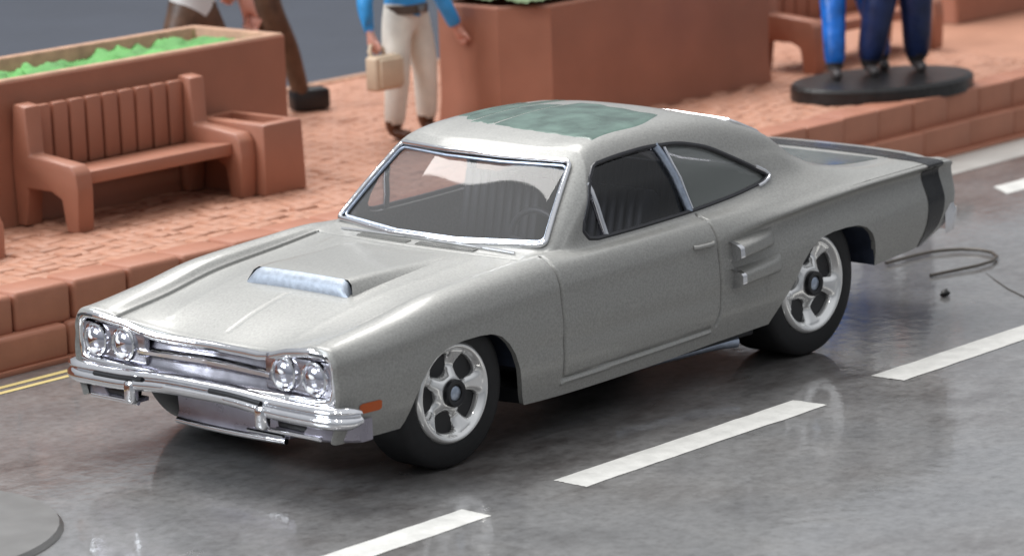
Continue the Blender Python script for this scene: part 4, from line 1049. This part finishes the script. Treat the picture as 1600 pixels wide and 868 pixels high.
# ---- chrome nose
def nose():
    t = bpy.data.objects.new('grille', None); COL.objects.link(t); t.parent = CAR
    # outline of the mouth in (y,z), mirrored; the upper lip dips in the middle
    top = [(0, .955), (.35, .957), (.55, .965), (.70, .985), (.86, 1.03), (1.0, 1.055), (1.15, 1.075), (1.27, 1.07), (1.335, 1.03)]
    bot = [(1.35, .95), (1.35, .82), (1.32, .735), (1.22, .715), (.9, .71), (.5, .70), (0, .695)]
    half = top + bot; loopyz = half + [(-y, z) for y, z in half[::-1] if y > 0]
    loopyz = [(float(a), float(b)) for a, b in loopyz]
    def xf(y, z): return -1.195 + .16 * max(0, 1 - abs(y) / 1.05) ** .8 * max(0, (z - .72) / .25) + .05 * (abs(y) / 1.36) ** 6
    pts = [Vector((xf(y, z) - .012, y, z)) for y, z in loopyz]
    tube('grille_surround', pts, .036, 'chrome', t, 10, True)
    # recessed back plate
    bm = bmesh.new(); rows = []
    ys = np.linspace(-1.34, 1.34, 61)
    for y in ys:
        zt = np.interp(abs(y), [p[0] for p in top], [p[1] for p in top]); zb = np.interp(abs(y), [p[0] for p in bot[::-1]][:-1], [p[1] for p in bot[::-1]][:-1])
        rows.append([bm.verts.new((xf(y, z) + .052 - .02 * (abs(y) / 1.3) ** 2, y, z)) for z in np.linspace(zb - .02, zt + .02, 9)])
    for a, b in zip(rows[:-1], rows[1:]):
        for k in range(8): bm.faces.new((a[k], b[k], b[k + 1], a[k + 1]))
    from_bm('grille_back', bm, 'satin_dark', t, 60)
    # bars
    for zc2, hgt, dep, ymax, m in ((.842, .062, .06, .70, 'chrome'),):
        secs = []
        for y in np.linspace(-ymax, ymax, 31):
            x = xf(y, zc2) + .03; secs.append([(x + .05, y, zc2 - hgt / 2), (x - dep * .6, y, zc2 - hgt / 2), (x - dep, y, zc2 - hgt * .1), (x - dep, y, zc2 + hgt * .3), (x - dep * .5, y, zc2 + hgt / 2), (x + .05, y, zc2 + hgt / 2)])
        loft('grille_bar', secs, m, t, True)
    for sd in (-1, 1):
        # bezel that carries two lamps
        bz = box('lamp_bezel', (-1.14, sd * .985, .872), (.06, .70, .285), 'satin_dark', t, .03, 2)
        for y in (1.165, .855):
            hl = lathe('headlight', [(0, -.052), (.045, -.047), (.085, -.030), (.107, -.004), (.112, .01)], 'lamp_glass', t, 32)
            R = Matrix.Rotation(PI / 2, 4, 'Z'); 
            for v in hl.data.vertices: v.co = Vector((v.co.y - 1.178, v.co.x + sd * y, v.co.z + .885))
            rg = lathe('headlight_ring', [(.100, -.02), (.112, -.036), (.126, -.030), (.132, .0), (.13, .03)], 'chrome', hl, 32)
            for v in rg.data.vertices: v.co = Vector((v.co.y - 1.170, v.co.x + sd * y, v.co.z + .885))
            for z_, s_ in ((.052, .048), (-.055, .046)):  # flat white blobs paint the bright highlights on each headlight
                bm = bmesh.new(); bmesh.ops.create_uvsphere(bm, u_segments=14, v_segments=10, radius=s_)
                for v in bm.verts: v.co = (Matrix.Rotation(.45, 3, 'Y') @ Matrix.Rotation(.12, 3, 'Z') @ Vector((v.co.x * .20, v.co.y * .92, v.co.z * 1.0))) + Vector((-1.222 + abs(z_) * .25, sd * y + .012 * sd * (1 if z_ > 0 else -1), .885 + z_))
                from_bm('lens_bead', bm, 'bead', hl, 180)
    # front bumper
    b = bpy.data.objects.new('bumper', None); COL.objects.link(b); b.parent = CAR
    ctr = []
    for u in np.linspace(-1, 1, 81):
        a = abs(u); y = 1.53 * u
        x = -1.245 + .02 * (1 - min(1, a / .5)) ** 2 * 0
        if a > .80: q = (a - .80) / .20; x = -1.245 + .17 * q ** 2.2; y = math.copysign(1.224 + .255 * math.sin(q * PI / 2) , u)
        zc = .63 + .035 * math.exp(-(u / .42) ** 4) ; hh = .085 - .012 * math.exp(-(u / .45) ** 4)
        if a > .93: hh *= 1 - .35 * ((a - .93) / .07) ** 2
        ctr.append((x, y, zc, hh))
    prof = [(.06, 1.0), (.0, 1.02), (-.035, .92), (-.05, .62), (-.036, .34), (-.024, .22), (-.036, .10), (-.058, -.15), (-.058, -.55), (-.03, -.92), (.02, -1.04), (.07, -1.0)]
    secs = []
    for i, (x, y, zc, hh) in enumerate(ctr):
        a = ctr[max(0, i - 1)]; c = ctr[min(len(ctr) - 1, i + 1)]; tx, ty = c[0] - a[0], c[1] - a[1]; l = math.hypot(tx, ty); nx, ny = ty / l, -tx / l
        secs.append([(x + nx * d, y + ny * d, zc + hh * h) for d, h in prof])
    loft('bumper_bar', secs, 'chrome', b, True, smooth=50)
    for ya, yb in ((.55, 1.14), (-.72, -.12)):
        sl = [ctr[i] for i in range(len(ctr)) if ya <= ctr[i][1] <= yb]
        tube('bumper_slot', [(x - .034, y, zc + hh * .22) for x, y, zc, hh in sl], .015, 'black', b, 6)
    for sd in (-1, 1):
        bm = bmesh.new(); add_box(bm, (-1.275, sd * .70, .555), (.09, .11, .18), .035, 3); from_bm('bumper_guard', bm, 'chrome', b)
        box('parking_lamp', (-1.15, sd * .92, .515), (.10, .30, .07), 'black', b, .02)
        ap = []
        for u in np.linspace(0, 1, 18):
            y = .74 + .70 * u; x = -1.17 + .17 * max(0, (u - .6) / .4) ** 2; zl = .425 + .02 * (1 - u); zt = .475 + .11 * max(0, min(1, (u - .42) / .12))
            ap.append([(x + .10, sd * y, zt), (x - .01, sd * y, zt), (x - .035, sd * y, zt - .02), (x - .035, sd * y, zl + .02), (x - .01, sd * y, zl), (x + .10, sd * y, zl)])
        loft('bumper_apron', ap, 'valance_grey', b, True)
        tube('lower_bar', [(-1.21, sd * y, .455) for y in np.linspace(.70, 1.22, 8)], .018, 'chrome', b, 8)
    # lower valance with its lip
    ex = []
    for y in np.linspace(-.60, .60, 21):
        x = -.92 + .03 * (abs(y) / .66) ** 2; ex.append([(x + .2, y, .56), (x - .03, y, .56), (x - .01, y, .50), (x, y, .36), (x - .02, y, .305), (x + .2, y, .30)])
    loft('valance', ex, 'valance_grey', CAR, True)
    tube('valance_lip', [(-.955 + .03 * (abs(y) / .66) ** 2, y, .285 + .01 * y * y) for y in np.linspace(-.58, .58, 15)], .026, 'chrome', CAR, 8)
    tube('valance_lip', [(-.955, y, .33) for y in np.linspace(-.58, -.2, 6)], .015, 'chrome', CAR, 6)
    return t
nose()
# dark lip line where the hood meets the chrome
tube('hood_edge_line', [tuple(surf_tv(-1.213, v) + np.array([-.012, 0, -.012])) for v in np.linspace(-5, 5, 61)], .010, 'gasket', CAR, 6)
# rear bumper
secs = []
for u in np.linspace(-1, 1, 61):
    a = abs(u); y = 1.36 * u; x = 6.61
    if a > .84: q = (a - .84) / .16; x = 6.61 - .20 * q ** 2; y = math.copysign(1.142 + .235 * math.sin(q * PI / 2), u)
    d = .075 * (1 - .4 * max(0, (a - .9) / .1))
    secs.append([(x - .05, y, .70), (x + d * .3, y, .715), (x + d * .7, y, .78), (x + d, y, .86), (x + d, y, .90), (x + d * .6, y, .925), (x + d * .3, y, .955), (x - .05, y, .96)])
loft('rear_bumper', secs, 'chrome', CAR, True, smooth=50)
